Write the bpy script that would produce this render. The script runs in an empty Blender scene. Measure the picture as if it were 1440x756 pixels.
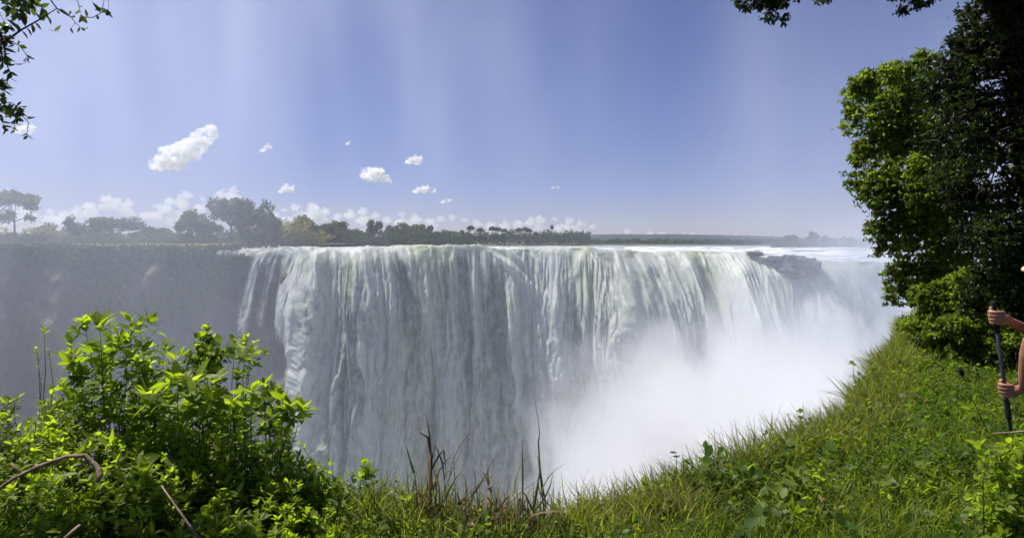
HAZE, MIST, MSTEP = True, True, 2.0
SPRAY = True
import bpy, bmesh, math, random
import numpy as np
from mathutils import Vector, Matrix

random.seed(7)
RS = np.random.RandomState(11)
S = bpy.context.scene
COL = S.collection
EZ = 1.7                      # eye height above the ground at the viewpoint
F, CX, HY = 858.0, 720.0, 340.0
R = math.radians

def P(px, py, D):
    return Vector(((px - CX) / F * D, D, EZ + (HY - py) / F * D))

# ------------------------------------------------------------------ noise
def _hash(ix, iy, iz, seed):
    h = (ix.astype(np.int64) * 374761393 + iy.astype(np.int64) * 668265263 + iz.astype(np.int64) * 2147483647 + seed * 974634777) & 0xffffffff
    h = ((h ^ (h >> 13)) * 1274126177) & 0xffffffff
    h = (h ^ (h >> 16)) & 0xffffffff
    h = (h * 2246822519) & 0xffffffff
    return ((h ^ (h >> 15)) & 0xffffff) / float(0xffffff) * 2 - 1

def vnoise(x, y, z=None, seed=0):
    x = np.asarray(x, float); y = np.asarray(y, float)
    if z is None: z = np.zeros_like(x + y)
    x, y, z = np.broadcast_arrays(x, y, z)
    x0, y0, z0 = np.floor(x), np.floor(y), np.floor(z)
    fx, fy, fz = x - x0, y - y0, z - z0
    f = lambda t: t * t * t * (t * (t * 6 - 15) + 10)
    u, v, w = f(fx), f(fy), f(fz)
    x0 = x0.astype(np.int64); y0 = y0.astype(np.int64); z0 = z0.astype(np.int64)
    def c(i, j, k): return _hash(x0 + i, y0 + j, z0 + k, seed)
    def lay(k):
        a = c(0, 0, k) * (1 - u) + c(1, 0, k) * u
        b = c(0, 1, k) * (1 - u) + c(1, 1, k) * u
        return a * (1 - v) + b * v
    if not np.any(fz): return lay(0)
    return lay(0) * (1 - w) + lay(1) * w

def fbm(x, y, z=None, o=4, seed=0, gain=.5, lac=2.03):
    s = 0; a = 1; t = 0; k = 1.0
    for i in range(o):
        s = s + a * vnoise(np.asarray(x) * k + 13.7 * i, np.asarray(y) * k - 7.1 * i, None if z is None else np.asarray(z) * k, seed + i)
        t += a; a *= gain; k *= lac
    return s / t

def sst(a, b, x):
    t = np.clip((np.asarray(x, float) - a) / (b - a), 0, 1)
    return t * t * (3 - 2 * t)

# ------------------------------------------------------------------ mesh helpers
def mesh_np(name, V, faces_list, mat=None, smooth=False, col=None, attrs=None):
    """V (n,3); faces_list: list of int arrays, each (m,k)"""
    me = bpy.data.meshes.new(name)
    V = np.ascontiguousarray(V, dtype=np.float32)
    me.vertices.add(len(V)); me.vertices.foreach_set('co', V.ravel())
    loops = np.concatenate([f.ravel() for f in faces_list]).astype(np.int32)
    tot = np.concatenate([np.full(len(f), f.shape[1], np.int32) for f in faces_list])
    start = np.concatenate([[0], np.cumsum(tot)[:-1]]).astype(np.int32)
    me.loops.add(len(loops)); me.loops.foreach_set('vertex_index', loops)
    me.polygons.add(len(tot)); me.polygons.foreach_set('loop_start', start)
    try: me.polygons.foreach_set('loop_total', tot)
    except Exception: pass
    me.update(calc_edges=True)
    if smooth: me.polygons.foreach_set('use_smooth', np.ones(len(tot), bool))
    if col is not None:
        a = me.color_attributes.new('tone', 'FLOAT_COLOR', 'POINT')
        c = np.ones((len(V), 4), np.float32); c[:, :3] = col
        a.data.foreach_set('color', c.ravel())
    for k, v in (attrs or {}).items():
        a = me.attributes.new(k, 'FLOAT', 'POINT'); a.data.foreach_set('value', np.asarray(v, np.float32).ravel())
    me.validate(verbose=False)
    if mat: me.materials.append(mat)
    return me

def grid_faces(nr, nc):
    i = np.arange(nr - 1)[:, None] * nc + np.arange(nc - 1)[None, :]
    i = i.ravel()
    return np.stack([i, i + 1, i + nc + 1, i + nc], 1)

def link(name, me, parent=None):
    o = bpy.data.objects.new(name, me); COL.objects.link(o)
    if parent: o.parent = parent
    return o

def tag(o, label=None, cat=None, group=None, kind=None):
    if label: o['label'] = label
    if cat: o['category'] = cat
    if group: o['group'] = group
    if kind: o['kind'] = kind
    return o

def empty(name, loc):
    o = bpy.data.objects.new(name, None); COL.objects.link(o); o.location = loc
    o.empty_display_size = .1
    return o

def tube_data(pts, rad, n=6, off=0):
    """tapered tube through pts, returns (V,F) with F quads"""
    pts = [Vector(p) for p in pts]
    if not hasattr(rad, '__len__'): rad = [rad] * len(pts)
    V = []; Fc = []
    up = Vector((0.31, 0.2, 0.93)).normalized()
    for i, p in enumerate(pts):
        t = (pts[min(i + 1, len(pts) - 1)] - pts[max(i - 1, 0)])
        if t.length < 1e-9: t = Vector((0, 0, 1))
        t.normalize()
        a = t.cross(up)
        if a.length < .05: a = t.cross(Vector((1, 0, 0)))
        a.normalize(); b = t.cross(a)
        for k in range(n):
            an = 2 * math.pi * k / n
            V.append(p + (a * math.cos(an) + b * math.sin(an)) * rad[i])
    for i in range(len(pts) - 1):
        for k in range(n):
            k2 = (k + 1) % n
            Fc.append((off + i * n + k, off + i * n + k2, off + (i + 1) * n + k2, off + (i + 1) * n + k))
    return V, Fc

class Tubes:
    def __init__(s): s.V = []; s.F = []
    def add(s, pts, rad, n=6):
        v, f = tube_data(pts, rad, n, len(s.V)); s.V += v; s.F += f
        # end caps as small fans
        for base, rev in ((len(s.V) - len(v), True), (len(s.V) - n, False)):
            idx = [base + k for k in range(n)]
            c = sum((s.V[i] for i in idx), Vector()) / n
            s.V.append(c); ci = len(s.V) - 1
            for k in range(n):
                a, b = idx[k], idx[(k + 1) % n]
                s.F.append((ci, b, a, a) if rev else (ci, a, b, b))
    def build(s, name, mat, parent=None, smooth=True):
        me = bpy.data.meshes.new(name)
        me.from_pydata([tuple(v) for v in s.V], [], [tuple(dict.fromkeys(f)) for f in s.F])
        me.update()
        me.polygons.foreach_set('use_smooth', [smooth] * len(me.polygons))
        me.materials.append(mat)
        return link(name, me, parent)

# leaf template: folded blade along +Y, unit length, width w, fold f
def leaf_template(w=.42, fold=.12, curl=.12, n=3):
    rows = np.linspace(0, 1, n + 2)
    V = []
    for t in rows:
        hw = w * .5 * math.sin(math.pi * min(1, t ** .8)) ** .8 if 0 < t < 1 else 0
        z = -curl * t * t
        if hw == 0: V.append((0, t, z))
        else: V += [(-hw, t, z + fold * hw * 2), (0, t, z), (hw, t, z + fold * hw * 2)]
    V = np.array(V); T = []; Q = []
    T += [(0, 2, 1), (0, 3, 2)]
    for i in range(n - 1):
        a = 1 + 3 * i
        Q += [(a, a + 1, a + 4, a + 3), (a + 1, a + 2, a + 5, a + 4)]
    a = 1 + 3 * (n - 1); e = len(V) - 1
    T += [(a, a + 1, e), (a + 1, a + 2, e)]
    return V, np.array(T), np.array(Q) if Q else np.zeros((0, 4), int)

LEAF3 = leaf_template(n=2)
LEAF1 = leaf_template(n=1)
def blade_template(n=4, w=.05):
    V = []; Q = []; T = []
    for i in range(n):
        t = i / n
        V += [(-w / 2 * (1 - t * .6), t, -.55 * t ** 2.2), (w / 2 * (1 - t * .6), t, -.55 * t ** 2.2)]
    V.append((0, 1, -.62))
    for i in range(n - 1):
        a = 2 * i; Q.append((a, a + 1, a + 3, a + 2))
    T.append((2 * n - 2, 2 * n - 1, 2 * n))
    return np.array(V, float), np.array(T), np.array(Q)
BLADE = blade_template()

def scatter(name, tmpl, pos, dirs, nrm, size, col, mat, parent=None, wid=1.0):
    """instances of template as ONE mesh. dirs: along leaf; nrm: approx normal"""
    V0, T, Q = tmpl
    n = len(pos); m = len(V0)
    d = dirs / (np.linalg.norm(dirs, axis=1, keepdims=True) + 1e-9)
    x = np.cross(d, nrm); x /= (np.linalg.norm(x, axis=1, keepdims=True) + 1e-9)
    z = np.cross(x, d)
    s = np.asarray(size).reshape(n, 1, 1); w = np.broadcast_to(np.asarray(wid, float).reshape(-1, 1, 1), (n, 1, 1))
    V = pos[:, None, :] + s * (V0[None, :, 0:1] * w * x[:, None, :] + V0[None, :, 1:2] * d[:, None, :] + V0[None, :, 2:3] * z[:, None, :])
    base = (np.arange(n) * m)[:, None, None]
    fl = []
    if len(T): fl.append((T[None] + base).reshape(-1, 3))
    if len(Q): fl.append((Q[None] + base).reshape(-1, 4))
    c = np.repeat(col, m, axis=0)
    me = mesh_np(name, V.reshape(-1, 3), fl, mat, False, c)
    return link(name, me, parent)

# ------------------------------------------------------------------ materials
def new_mat(name):
    m = bpy.data.materials.new(name); m.use_nodes = True
    nt = m.node_tree; nt.nodes.clear()
    out = nt.nodes.new('ShaderNodeOutputMaterial')
    return m, nt, out
class N:
    """tiny node builder"""
    def __init__(s, nt): s.nt = nt
    def node(s, t, **kw):
        n = s.nt.nodes.new(t)
        for k, v in kw.items(): setattr(n, k, v)
        return n
    def put(s, sock, v):
        if isinstance(v, bpy.types.NodeSocket): s.nt.links.new(v, sock)
        else: sock.default_value = v
    def math(s, op, a, b=0.0, c=0.0, clamp=False):
        n = s.node('ShaderNodeMath', operation=op, use_clamp=clamp)
        s.put(n.inputs[0], a); s.put(n.inputs[1], b); s.put(n.inputs[2], c)
        return n.outputs[0]
    def vmath(s, op, a, b=(0, 0, 0), c=(0, 0, 0)):
        n = s.node('ShaderNodeVectorMath', operation=op)
        s.put(n.inputs[0], a); s.put(n.inputs[1], b)
        if op == 'MULTIPLY_ADD': s.put(n.inputs[2], c)
        return n.outputs['Value'] if op in ('LENGTH', 'DISTANCE', 'DOT_PRODUCT') else n.outputs[0]
    def ramp(s, x, a, b, lo=0.0, hi=1.0, smooth=True):
        n = s.node('ShaderNodeMapRange', interpolation_type='SMOOTHSTEP' if smooth else 'LINEAR')
        s.put(n.inputs[0], x); s.put(n.inputs[1], a); s.put(n.inputs[2], b); s.put(n.inputs[3], lo); s.put(n.inputs[4], hi)
        return n.outputs[0]
    def noise(s, vec, scale=1.0, detail=3.0, rough=.5, dist=0.0):
        n = s.node('ShaderNodeTexNoise'); s.put(n.inputs['Vector'], vec)
        n.inputs['Scale'].default_value = scale; n.inputs['Detail'].default_value = detail
        n.inputs['Roughness'].default_value = rough; n.inputs['Distortion'].default_value = dist
        return n.outputs['Fac']
    def mixc(s, f, a, b, mode='MIX'):
        n = s.node('ShaderNodeMix', data_type='RGBA', blend_type=mode)
        s.put(n.inputs[0], f); s.put(n.inputs[6], a); s.put(n.inputs[7], b)
        return n.outputs[2]
    def obj(s): return s.node('ShaderNodeTexCoord').outputs['Object']
    def sep(s, v):
        n = s.node('ShaderNodeSeparateXYZ'); s.put(n.inputs[0], v); return n.outputs
    def shader_mix(s, f, a, b):
        n = s.node('ShaderNodeMixShader'); s.put(n.inputs[0], f)
        s.nt.links.new(a, n.inputs[1]); s.nt.links.new(b, n.inputs[2]); return n.outputs[0]
    def out(s, o, sh, sock='Surface'): s.nt.links.new(sh, o.inputs[sock])

def leaf_mat(name, rough=.38, trans=.45, tint=(1, 1, 1), tmul=(1.5, 1.6, .5), spec=.5):
    m, nt, out = new_mat(name); n = N(nt)
    a = n.node('ShaderNodeVertexColor', layer_name='tone').outputs[0]
    base = n.mixc(1.0, a, (*tint, 1), 'MULTIPLY')
    pr = n.node('ShaderNodeBsdfPrincipled'); n.put(pr.inputs['Base Color'], base)
    pr.inputs['Roughness'].default_value = rough; pr.inputs['Specular IOR Level'].default_value = spec
    tr = n.node('ShaderNodeBsdfTranslucent')
    n.put(tr.inputs[0], n.mixc(1.0, base, (*tmul, 1), 'MULTIPLY'))
    n.out(out, n.shader_mix(trans, pr.outputs[0], tr.outputs[0]))
    return m

def simple_mat(name, col, rough=.8, var=.25, scale=8, bump=.3, spec=.3, col2=None):
    m, nt, out = new_mat(name); n = N(nt)
    v = n.obj(); f = n.noise(v, scale, 5, .6)
    c2 = col2 or tuple(c * (1 - var) for c in col)
    pr = n.node('ShaderNodeBsdfPrincipled')
    n.put(pr.inputs['Base Color'], n.mixc(n.ramp(f, .35, .65), (*c2, 1), (*col, 1)))
    pr.inputs['Roughness'].default_value = rough; pr.inputs['Specular IOR Level'].default_value = spec
    if bump:
        b = n.node('ShaderNodeBump'); b.inputs['Strength'].default_value = bump; b.inputs['Distance'].default_value = .2 / scale
        n.put(b.inputs['Height'], n.noise(v, scale * 3, 5, .65)); nt.links.new(b.outputs[0], pr.inputs['Normal'])
    n.out(out, pr.outputs[0])
    return m
# ------------------------------------------------------------------ camera, sky, sun
cam_d = bpy.data.cameras.new('camera'); cam = bpy.data.objects.new('camera', cam_d); COL.objects.link(cam)
cam_d.sensor_width = 36; cam_d.lens = 36 * F / 1440; cam_d.shift_y = -(378 - HY) / 1440
cam.location = (0, 0, EZ); cam.rotation_euler = (R(90), 0, 0)
cam_d.clip_start = .05; cam_d.clip_end = 60000
S.camera = cam
SUN_AZ, SUN_EL = R(-66), R(60)          # azimuth from +Y (view direction), negative = left
sd = Vector((math.sin(SUN_AZ) * math.cos(SUN_EL), math.cos(SUN_AZ) * math.cos(SUN_EL), math.sin(SUN_EL)))
sl = bpy.data.lights.new('sun', 'SUN'); sl.energy = 5.0; sl.angle = R(.5); sl.color = (1, .96, .9)
so = bpy.data.objects.new('sun', sl); COL.objects.link(so)
so.rotation_euler = sd.to_track_quat('Z', 'Y').to_euler()
W = bpy.data.worlds.new('World'); S.world = W; W.use_nodes = True
nt = W.node_tree; nt.nodes.clear(); n = N(nt)
sky = n.node('ShaderNodeTexSky', sky_type='NISHITA'); sky.sun_disc = False
sky.sun_elevation = SUN_EL; sky.sun_rotation = SUN_AZ
sky.altitude = 900; sky.air_density = 1.0; sky.dust_density = 0.3; sky.ozone_density = 4.0
bg = n.node('ShaderNodeBackground'); bg.inputs[1].default_value = .05
n.put(bg.inputs[0], n.mixc(1.0, sky.outputs[0], (1.08, .94, 1.28, 1), 'MULTIPLY'))
wo = n.node('ShaderNodeOutputWorld'); nt.links.new(bg.outputs[0], wo.inputs[0])
S.view_settings.view_transform = 'Standard'; S.view_settings.look = 'None'
S.view_settings.exposure = 0.54; S.view_settings.gamma = 1; S.view_settings.use_curve_mapping = False
S.render.engine = 'CYCLES'
cy = S.cycles
cy.use_adaptive_sampling = True; cy.adaptive_threshold = .02
cy.use_denoising = True; cy.denoiser = 'OPENIMAGEDENOISE'
cy.max_bounces = 8; cy.diffuse_bounces = 3; cy.glossy_bounces = 2; cy.transmission_bounces = 4
cy.transparent_max_bounces = 12; cy.volume_bounces = 10
cy.volume_step_rate = 1.0; cy.volume_max_steps = 256
cy.caustics_reflective = False; cy.caustics_refractive = False

PZ = 0.2          # level of the river and of the far plateau

# ------------------------------------------------------------------ far plateau, hills, cliff
grass_far = simple_mat('dry_grass_ground', (.17, .17, .07), .95, .35, .05, 0, .1, (.09, .10, .04))
rock_mat, nt, out = new_mat('basalt'); n = N(nt)
v = n.obj()
vs = n.vmath('MULTIPLY', v, (1, 1, .45))
f1 = n.noise(vs, .12, 6, .65); f2 = n.noise(n.vmath('MULTIPLY', v, (1, 1, 4)), .35, 5, .6)
c = n.mixc(n.ramp(f1, .35, .65), (.008, .008, .009, 1), (.12, .10, .085, 1))
c = n.mixc(n.ramp(f2, .5, .72, 0, .6), c, (.03, .035, .018, 1))
pr = n.node('ShaderNodeBsdfPrincipled'); n.put(pr.inputs['Base Color'], c); pr.inputs['Roughness'].default_value = .75
b = n.node('ShaderNodeBump'); b.inputs['Strength'].default_value = .8; b.inputs['Distance'].default_value = .8
n.put(b.inputs['Height'], n.noise(vs, .5, 7, .65)); nt.links.new(b.outputs[0], pr.inputs['Normal'])
n.out(out, pr.outputs[0])

def lip_y(x):
    x = np.asarray(x, float)
    return 124 + 2.0 * vnoise(x / 17., x * 0, seed=3) + 1.1 * vnoise(x / 5., x * 0, seed=4) - 13 * sst(36, 80, x) - 6 * sst(-70, -140, x)
def lip_z(x):
    x = np.asarray(x, float)
    return PZ - 0.1 + .3 * vnoise(x / 9., x * 0, seed=5) + .12 * vnoise(x / 2.5, x * 0, seed=6) + .45 * np.exp(-((x + 22) / 24) ** 2) - .8 * sst(5, 45, x) - 1.6 * sst(40, 62, x)

def far_ground():
    xs = np.concatenate([-np.geomspace(6000, 150, 30), np.linspace(-140, -60, 70)])
    ts = np.concatenate([[0, .5, 1.5, 3, 6, 10, 20, 40, 80, 140, 200], np.geomspace(300, 7000, 14)])
    X, T = np.meshgrid(xs, ts)
    # left bank of the river leaves the lip at x=-58 and runs up-river, drifting right
    Y = lip_y(np.clip(X, -200, 200)) + T
    Z = PZ + .35 + .5 * sst(0, 4, T) + .7 * fbm(X / 9, T / 9, seed=8) * sst(1, 5, T) + 0 * X
    V = np.stack([X, Y, Z], -1).reshape(-1, 3)
    return mesh_np('ground', V, [grid_faces(len(ts), len(xs))], grass_far, True)
tag(link('far_ground', far_ground()), kind='structure')

def cliff():
    xs = np.linspace(-230, 170, 620); ss = np.concatenate([[0, .2, .5], np.linspace(1, 101, 190)])
    X, D = np.meshgrid(xs, ss)
    base = lip_y(X) + 1.0
    n1 = np.abs(fbm(X / 14, D / 60, o=3, seed=21)); n2 = np.abs(fbm(X / 4.5, D / 16, o=3, seed=25)); n3 = fbm(X / 2, D / 1.2, o=4, seed=29)
    amp = sst(0, 8, D)
    ledge = np.floor((D + 3 * vnoise(X / 12, D * 0, seed=31)) / 13.0) * (1.6 - 1.0 * sst(-46, -38, X))
    Y = base - amp * (9 * n1 + 4.5 * n2 + .9 * n3) * (1 - .62 * sst(-46, -38, X)) - ledge - .03 * D + 1.2 * sst(.6, 0, D)
    # buttress standing forward at the left of the water (stream 415-480, lower half)
    bx = -42 + 0 * D
    Y -= 9.0 * np.exp(-((X - bx) / 5.5) ** 2) * sst(20, 30, D)
    Z = lip_z(X) + .25 * sst(-57, -62, X) - D
    V = np.stack([X + .8 * n3 * amp, Y, Z], -1).reshape(-1, 3)
    return mesh_np('cliff', V, [grid_faces(len(ss), len(xs))], rock_mat, True)
tag(link('cliff', cliff()), kind='structure')

# ------------------------------------------------------------------ river
river_mat, nt, out = new_mat('river_water'); n = N(nt)
v = n.obj()
r1 = n.noise(n.vmath('MULTIPLY', v, (.25, 1, 1)), .35, 6, .65)
yy = n.sep(v)[1]
foam = n.ramp(n.math('ADD', r1, n.ramp(yy, 135, 420, .10, -.14, False)), .47, .62)
pr = n.node('ShaderNodeBsdfPrincipled')
n.put(pr.inputs['Base Color'], n.mixc(foam, (.05, .07, .07, 1), (.8, .8, .78, 1)))
n.put(pr.inputs['Roughness'], n.ramp(foam, 0, 1, .18, .8))
b = n.node('ShaderNodeBump'); b.inputs['Strength'].default_value = .9; b.inputs['Distance'].default_value = .35
n.put(b.inputs['Height'], r1); nt.links.new(b.outputs[0], pr.inputs['Normal'])
n.out(out, pr.outputs[0])
def river():
    xs = np.linspace(-61, 330, 400); ts = np.concatenate([np.linspace(0, 60, 90), np.geomspace(62, 5500, 60)])
    X, T = np.meshgrid(xs, ts)
    Xw = X + T * .35 * sst(40, 600, T) * 0 + (X + 61) * T / 900.
    Y = lip_y(X) + 8 + T
    L_ = np.minimum(lip_z(X), PZ); Z = L_ - .25 + (PZ - L_) * sst(2, 40, T) + .28 * np.maximum(0, fbm(Xw / 3, Y / 1.5, o=3, seed=41)) * sst(120, 30, T)
    return mesh_np('river', np.stack([Xw, Y, Z], -1).reshape(-1, 3), [grid_faces(len(ts), len(xs))], river_mat, True)
tag(link('river', river()), kind='structure')

hill_mat = simple_mat('wooded_hill', (.020, .027, .018), .95, .4, .012, 0, .1)
def hills():
    xs = np.linspace(-6500, 9000, 400); ts = np.linspace(0, 1, 14)
    X, T = np.meshgrid(xs, ts)
    prof = 66 * np.exp(-((X - 1150) / 1600) ** 2) + 50 * np.exp(-((X + 2500) / 2200) ** 2) + 40 * np.exp(-((X - 5000) / 2000) ** 2) + 6 * fbm(X / 350, X * 0, seed=51)
    Z = -2 + prof * np.sin(T * math.pi / 2) + 2.5 * fbm(X / 22, T * 40, o=3, seed=52) * sst(0, .2, T)
    Y = 4300 + T * 900 + .00001 * X * X
    return mesh_np('hills', np.stack([X, Y, Z], -1).reshape(-1, 3), [grid_faces(len(ts), len(xs))], hill_mat, True)
tag(link('hills', hills()), kind='structure')
# land that carries on behind the river to the horizon
def plain():
    xs = np.linspace(-40000, 40000, 9); ys = np.array([3000., 6000., 20000., 45000.])
    X, Y = np.meshgrid(xs, ys)
    return mesh_np('plain', np.stack([X, Y, 0 * X - .8], -1).reshape(-1, 3), [grid_faces(4, 9)], grass_far, False)
tag(link('plain', plain()), kind='structure')
# gorge floor with churning water
def gorge_floor():
    xs = np.linspace(-260, 260, 120); ys = np.linspace(-8, 128, 50)
    X, Y = np.meshgrid(xs, ys)
    Z = -99 + 1.2 * fbm(X / 5, Y / 5, seed=61)
    return mesh_np('gorge_water', np.stack([X, Y, Z], -1).reshape(-1, 3), [grid_faces(50, 120)], river_mat, True)
tag(link('gorge_water', gorge_floor()), kind='structure')

# ------------------------------------------------------------------ waterfall
fall_mat, nt, out = new_mat('falling_water'); n = N(nt)
fo = n.node('ShaderNodeAttribute', attribute_name='foam').outputs['Fac']
cv = n.node('ShaderNodeAttribute', attribute_name='cover').outputs['Fac']
gr = n.node('ShaderNodeAttribute', attribute_name='green').outputs['Fac']
v = n.obj()
fine = n.noise(n.vmath('MULTIPLY', v, (1, .3, .16)), 2.2, 6, .7)
fine2 = n.noise(n.vmath('MULTIPLY', v, (1, .7, .62)), .75, 6, .62, .8)
fm = n.math('ADD', fo, n.math('MULTIPLY', n.math('SUBTRACT', fine, .5), .5), clamp=True)
fm = n.math('ADD', fm, n.math('MULTIPLY', n.math('SUBTRACT', fine2, .5), 1.9), clamp=True)
clear = n.mixc(gr, (.24, .29, .25, 1), (.34, .40, .19, 1))
foamc = n.mixc(n.math('MULTIPLY', gr, .75), (.88, .91, .87, 1), (.74, .80, .58, 1))
colr = n.mixc(fm, clear, foamc)
df = n.node('ShaderNodeBsdfDiffuse'); n.put(df.inputs[0], colr)
tl = n.node('ShaderNodeBsdfTranslucent'); n.put(tl.inputs[0], colr)
b = n.node('ShaderNodeBump'); b.inputs['Strength'].default_value = .55; b.inputs['Distance'].default_value = .25
n.put(b.inputs['Height'], n.math('ADD', fine, fine2)); nt.links.new(b.outputs[0], df.inputs['Normal']); nt.links.new(b.outputs[0], tl.inputs['Normal'])
sh = n.shader_mix(.5, df.outputs[0], tl.outputs[0])
gl = n.node('ShaderNodeBsdfGlossy'); gl.inputs['Roughness'].default_value = .35; gl.inputs[0].default_value = (1, 1, 1, 1)
nt.links.new(b.outputs[0], gl.inputs['Normal'])
sh = n.shader_mix(.02, sh, gl.outputs[0])
tp = n.node('ShaderNodeBsdfTransparent')
al = n.ramp(n.math('ADD', cv, n.math('MULTIPLY', n.math('SUBTRACT', fine, .5), .9)), .25, .75)
n.out(out, n.shader_mix(al, tp.outputs[0], sh))

def waterfall():
    xs = np.linspace(-60, 98, 1150)
    tb = np.linspace(-16, 0, 60)[:-1]                 # flat part behind the lip
    dn = np.concatenate([np.linspace(0, 1, 14) ** 1.6 * 4, np.linspace(4.15, 88, 500)[0:]])
    back = np.concatenate([-tb, np.zeros(len(dn))]); drop = np.concatenate([np.zeros(len(tb)), dn])
    X, D = np.meshgrid(xs, drop); _, B = np.meshgrid(xs, back)
    # streams lean sideways where the rock turns them
    shear = 1.9 * vnoise(X / 16., X * 0, seed=71) + .8 * vnoise(X / 6., X * 0, seed=72) + .5
    U = X - shear * np.sqrt(D) * np.exp(-D / 50) - 1.0 * fbm(X / 4, D / 9, o=2, seed=73) * sst(3, 25, D)
    v0 = 1 + .5 * vnoise(X / 11., X * 0, seed=74) + .28 * vnoise(X / 3.2, X * 0, seed=75)
    thr = 1.35 * v0 * np.sqrt(D)
    n1 = np.abs(fbm(U / 7., D / 80, o=2, seed=81)) * 2
    n2 = np.abs(fbm(U / 2.6, D / 26, o=3, seed=84)) * 2
    n3 = np.abs(fbm(U / 1.15, D / 9.0 + 2 * n1, o=4, seed=88)) * 2
    n4 = np.abs(fbm(U / .85, D / 3.0, o=4, seed=93, gain=.6)) * 2
    col = vnoise(U / 3.9, D / 75, seed=101) * .7 + vnoise(U / 1.7, D / 38, seed=102) * .38
    g = sst(0, 14, D)
    disp = g * (3.0 * n1 + 1.1 * n2 + 2.0 * col) + sst(0, 4, D) * (.6 * n3) + sst(2, 30, D) * (.6 * n4)
    disp = disp + .16 * sst(1, 12, D) * fbm(U / .42, D / 1.6, o=2, seed=95)
    # white chutes where the stream shoots off a ledge
    rc = np.random.RandomState(9); chut = np.zeros_like(X)
    lst = [(-9.4, 5.0, 12, .9, 1.2), (-2.0, 2.4, 8, .6, .9), (-31, 1.5, 9, .8, .8), (-24.5, 2.2, 12, .7, 1), (-37, 1.2, 7, .9, .9), (16, -1.4, 6, 1.0, 1.1), (26, .3, 7, 1.1, .9), (34, .8, 6, .9, .9), (47.5, -1.5, 9, 1.3, 1.3), (51, .6, 12, 1.5, 1.4), (60, .6, 8, 1.1, 1.2), (67, 2.2, 9, 1.2, 1.2)]
    lst += [(rc.uniform(-42, 75), rc.uniform(-.4, 1.8), rc.uniform(3, 9), rc.uniform(.25, .6), rc.uniform(.4, .9)) for _ in range(34)]
    for x0, k, L, w, a in lst:
        xc = x0 + k * np.sqrt(D) + .25 * vnoise(D / 1.5, D * 0, seed=int(abs(x0) * 10))
        chut = np.maximum(chut, a * np.exp(-((X - xc) / (w * (1 + D / 14))) ** 2) * np.exp(-(D / L) ** 2))
    chut *= sst(4, 0, B)
    disp = disp + 1.1 * chut * sst(0, 3, D)
    Y = lip_y(X) + B - thr - disp
    lump = fbm(X / 2.2, B / 2.5 + D, o=4, seed=97)
    Z = lip_z(X) - D + (.42 * np.maximum(lump, -.1) + .25 * chut) * sst(3, 0, D) + .12
    Z -= .5 * sst(5, 16, B)
    notch = np.exp(-((X - 51) / 2.2) ** 2)
    Z -= 1.3 * notch * sst(6, 0, B) * sst(4, 0, D)
    V = np.stack([X, Y, Z], -1).reshape(-1, 3)
    foam = .72 + .85 * col + .40 * (n3 - .35) + .34 * (n4 - .35) + .15 * (n2 - .4) + .12 * vnoise(U / .5, D / 12, seed=103)
    foam = foam + .22 * sst(25, 75, D)
    topf = .62 + 1.2 * lump + .5 * vnoise(X / 3.5, X * 0, seed=109)
    foam = np.where(D < .01, topf + .25 * sst(1, 6, B), foam * sst(0, 3.5, D) + topf * (1 - sst(0, 3.5, D)))
    foam = foam + 1.15 * chut
    green = (.3 + .7 * sst(-.3, .4, vnoise(U / 5, D / 30, seed=107))) * (sst(34, 0, D) * .4 + .6) * sst(-50, -20, X) * (1 - .6 * sst(50, 70, X))
    cover = 1.25 + 0 * X
    left = sst(-35, -56, X + 3 * np.exp(-D / 10) + 3 * vnoise(X / 2.5, D / 40, seed=110))
    cover -= left * (1.12 - .42 * sst(.0, .7, vnoise(U / 2.2, D / 60, seed=111)) - .55 * sst(2.2, 0, D))
    edge = -45.5 + 14 * sst(14, 58, D) ** .9 + 1.8 * fbm(X * 0, D / 7, seed=113)
    cover -= 1.1 * sst(2.4, -2.2, X - edge) * sst(12, 26, D)
    # darker slots where the sheet thins and wet rock shows behind it
    cover -= .5 * sst(-.3, -.62, col) * sst(1.5, 8, D) * sst(60, 30, D)
    cover = np.where(B > 0, 1.2, cover)
    foam = np.where(foam > .85, .85 + .35 * np.tanh((foam - .85) / .6), foam); foam = np.clip(foam, 0, 1.2)
    return mesh_np('waterfall', V, [grid_faces(len(drop), len(xs))[:, ::-1]], fall_mat, True, None,
                   {'foam': foam, 'cover': np.clip(cover, 0, 1.25), 'green': np.clip(green, 0, 1)})
tag(link('waterfall', waterfall()), kind='structure')
# ------------------------------------------------------------------ air: haze box and spray
def box_mesh(name, lo, hi, mat):
    x0, y0, z0 = lo; x1, y1, z1 = hi
    V = np.array([(x, y, z) for z in (z0, z1) for y in (y0, y1) for x in (x0, x1)], float)
    Fq = np.array([(0, 2, 3, 1), (4, 5, 7, 6), (0, 1, 5, 4), (2, 6, 7, 3), (0, 4, 6, 2), (1, 3, 7, 5)])
    return mesh_np(name, V, [Fq], mat)
def vol_mat(name, dens, col=(1, 1, 1), aniso=.35):
    m, nt, out = new_mat(name); n = N(nt)
    pv = n.node('ShaderNodeVolumePrincipled'); pv.inputs['Color'].default_value = (*col, 1)
    pv.inputs['Density'].default_value = dens; pv.inputs['Anisotropy'].default_value = aniso
    n.out(out, pv.outputs[0], 'Volume')
    return m
if HAZE: tag(link('haze', box_mesh('haze', (-7000, -60, -101), (9500, 5600, 175), vol_mat('haze', .00004, (.78, .87, 1), .3))), kind='stuff')

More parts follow.
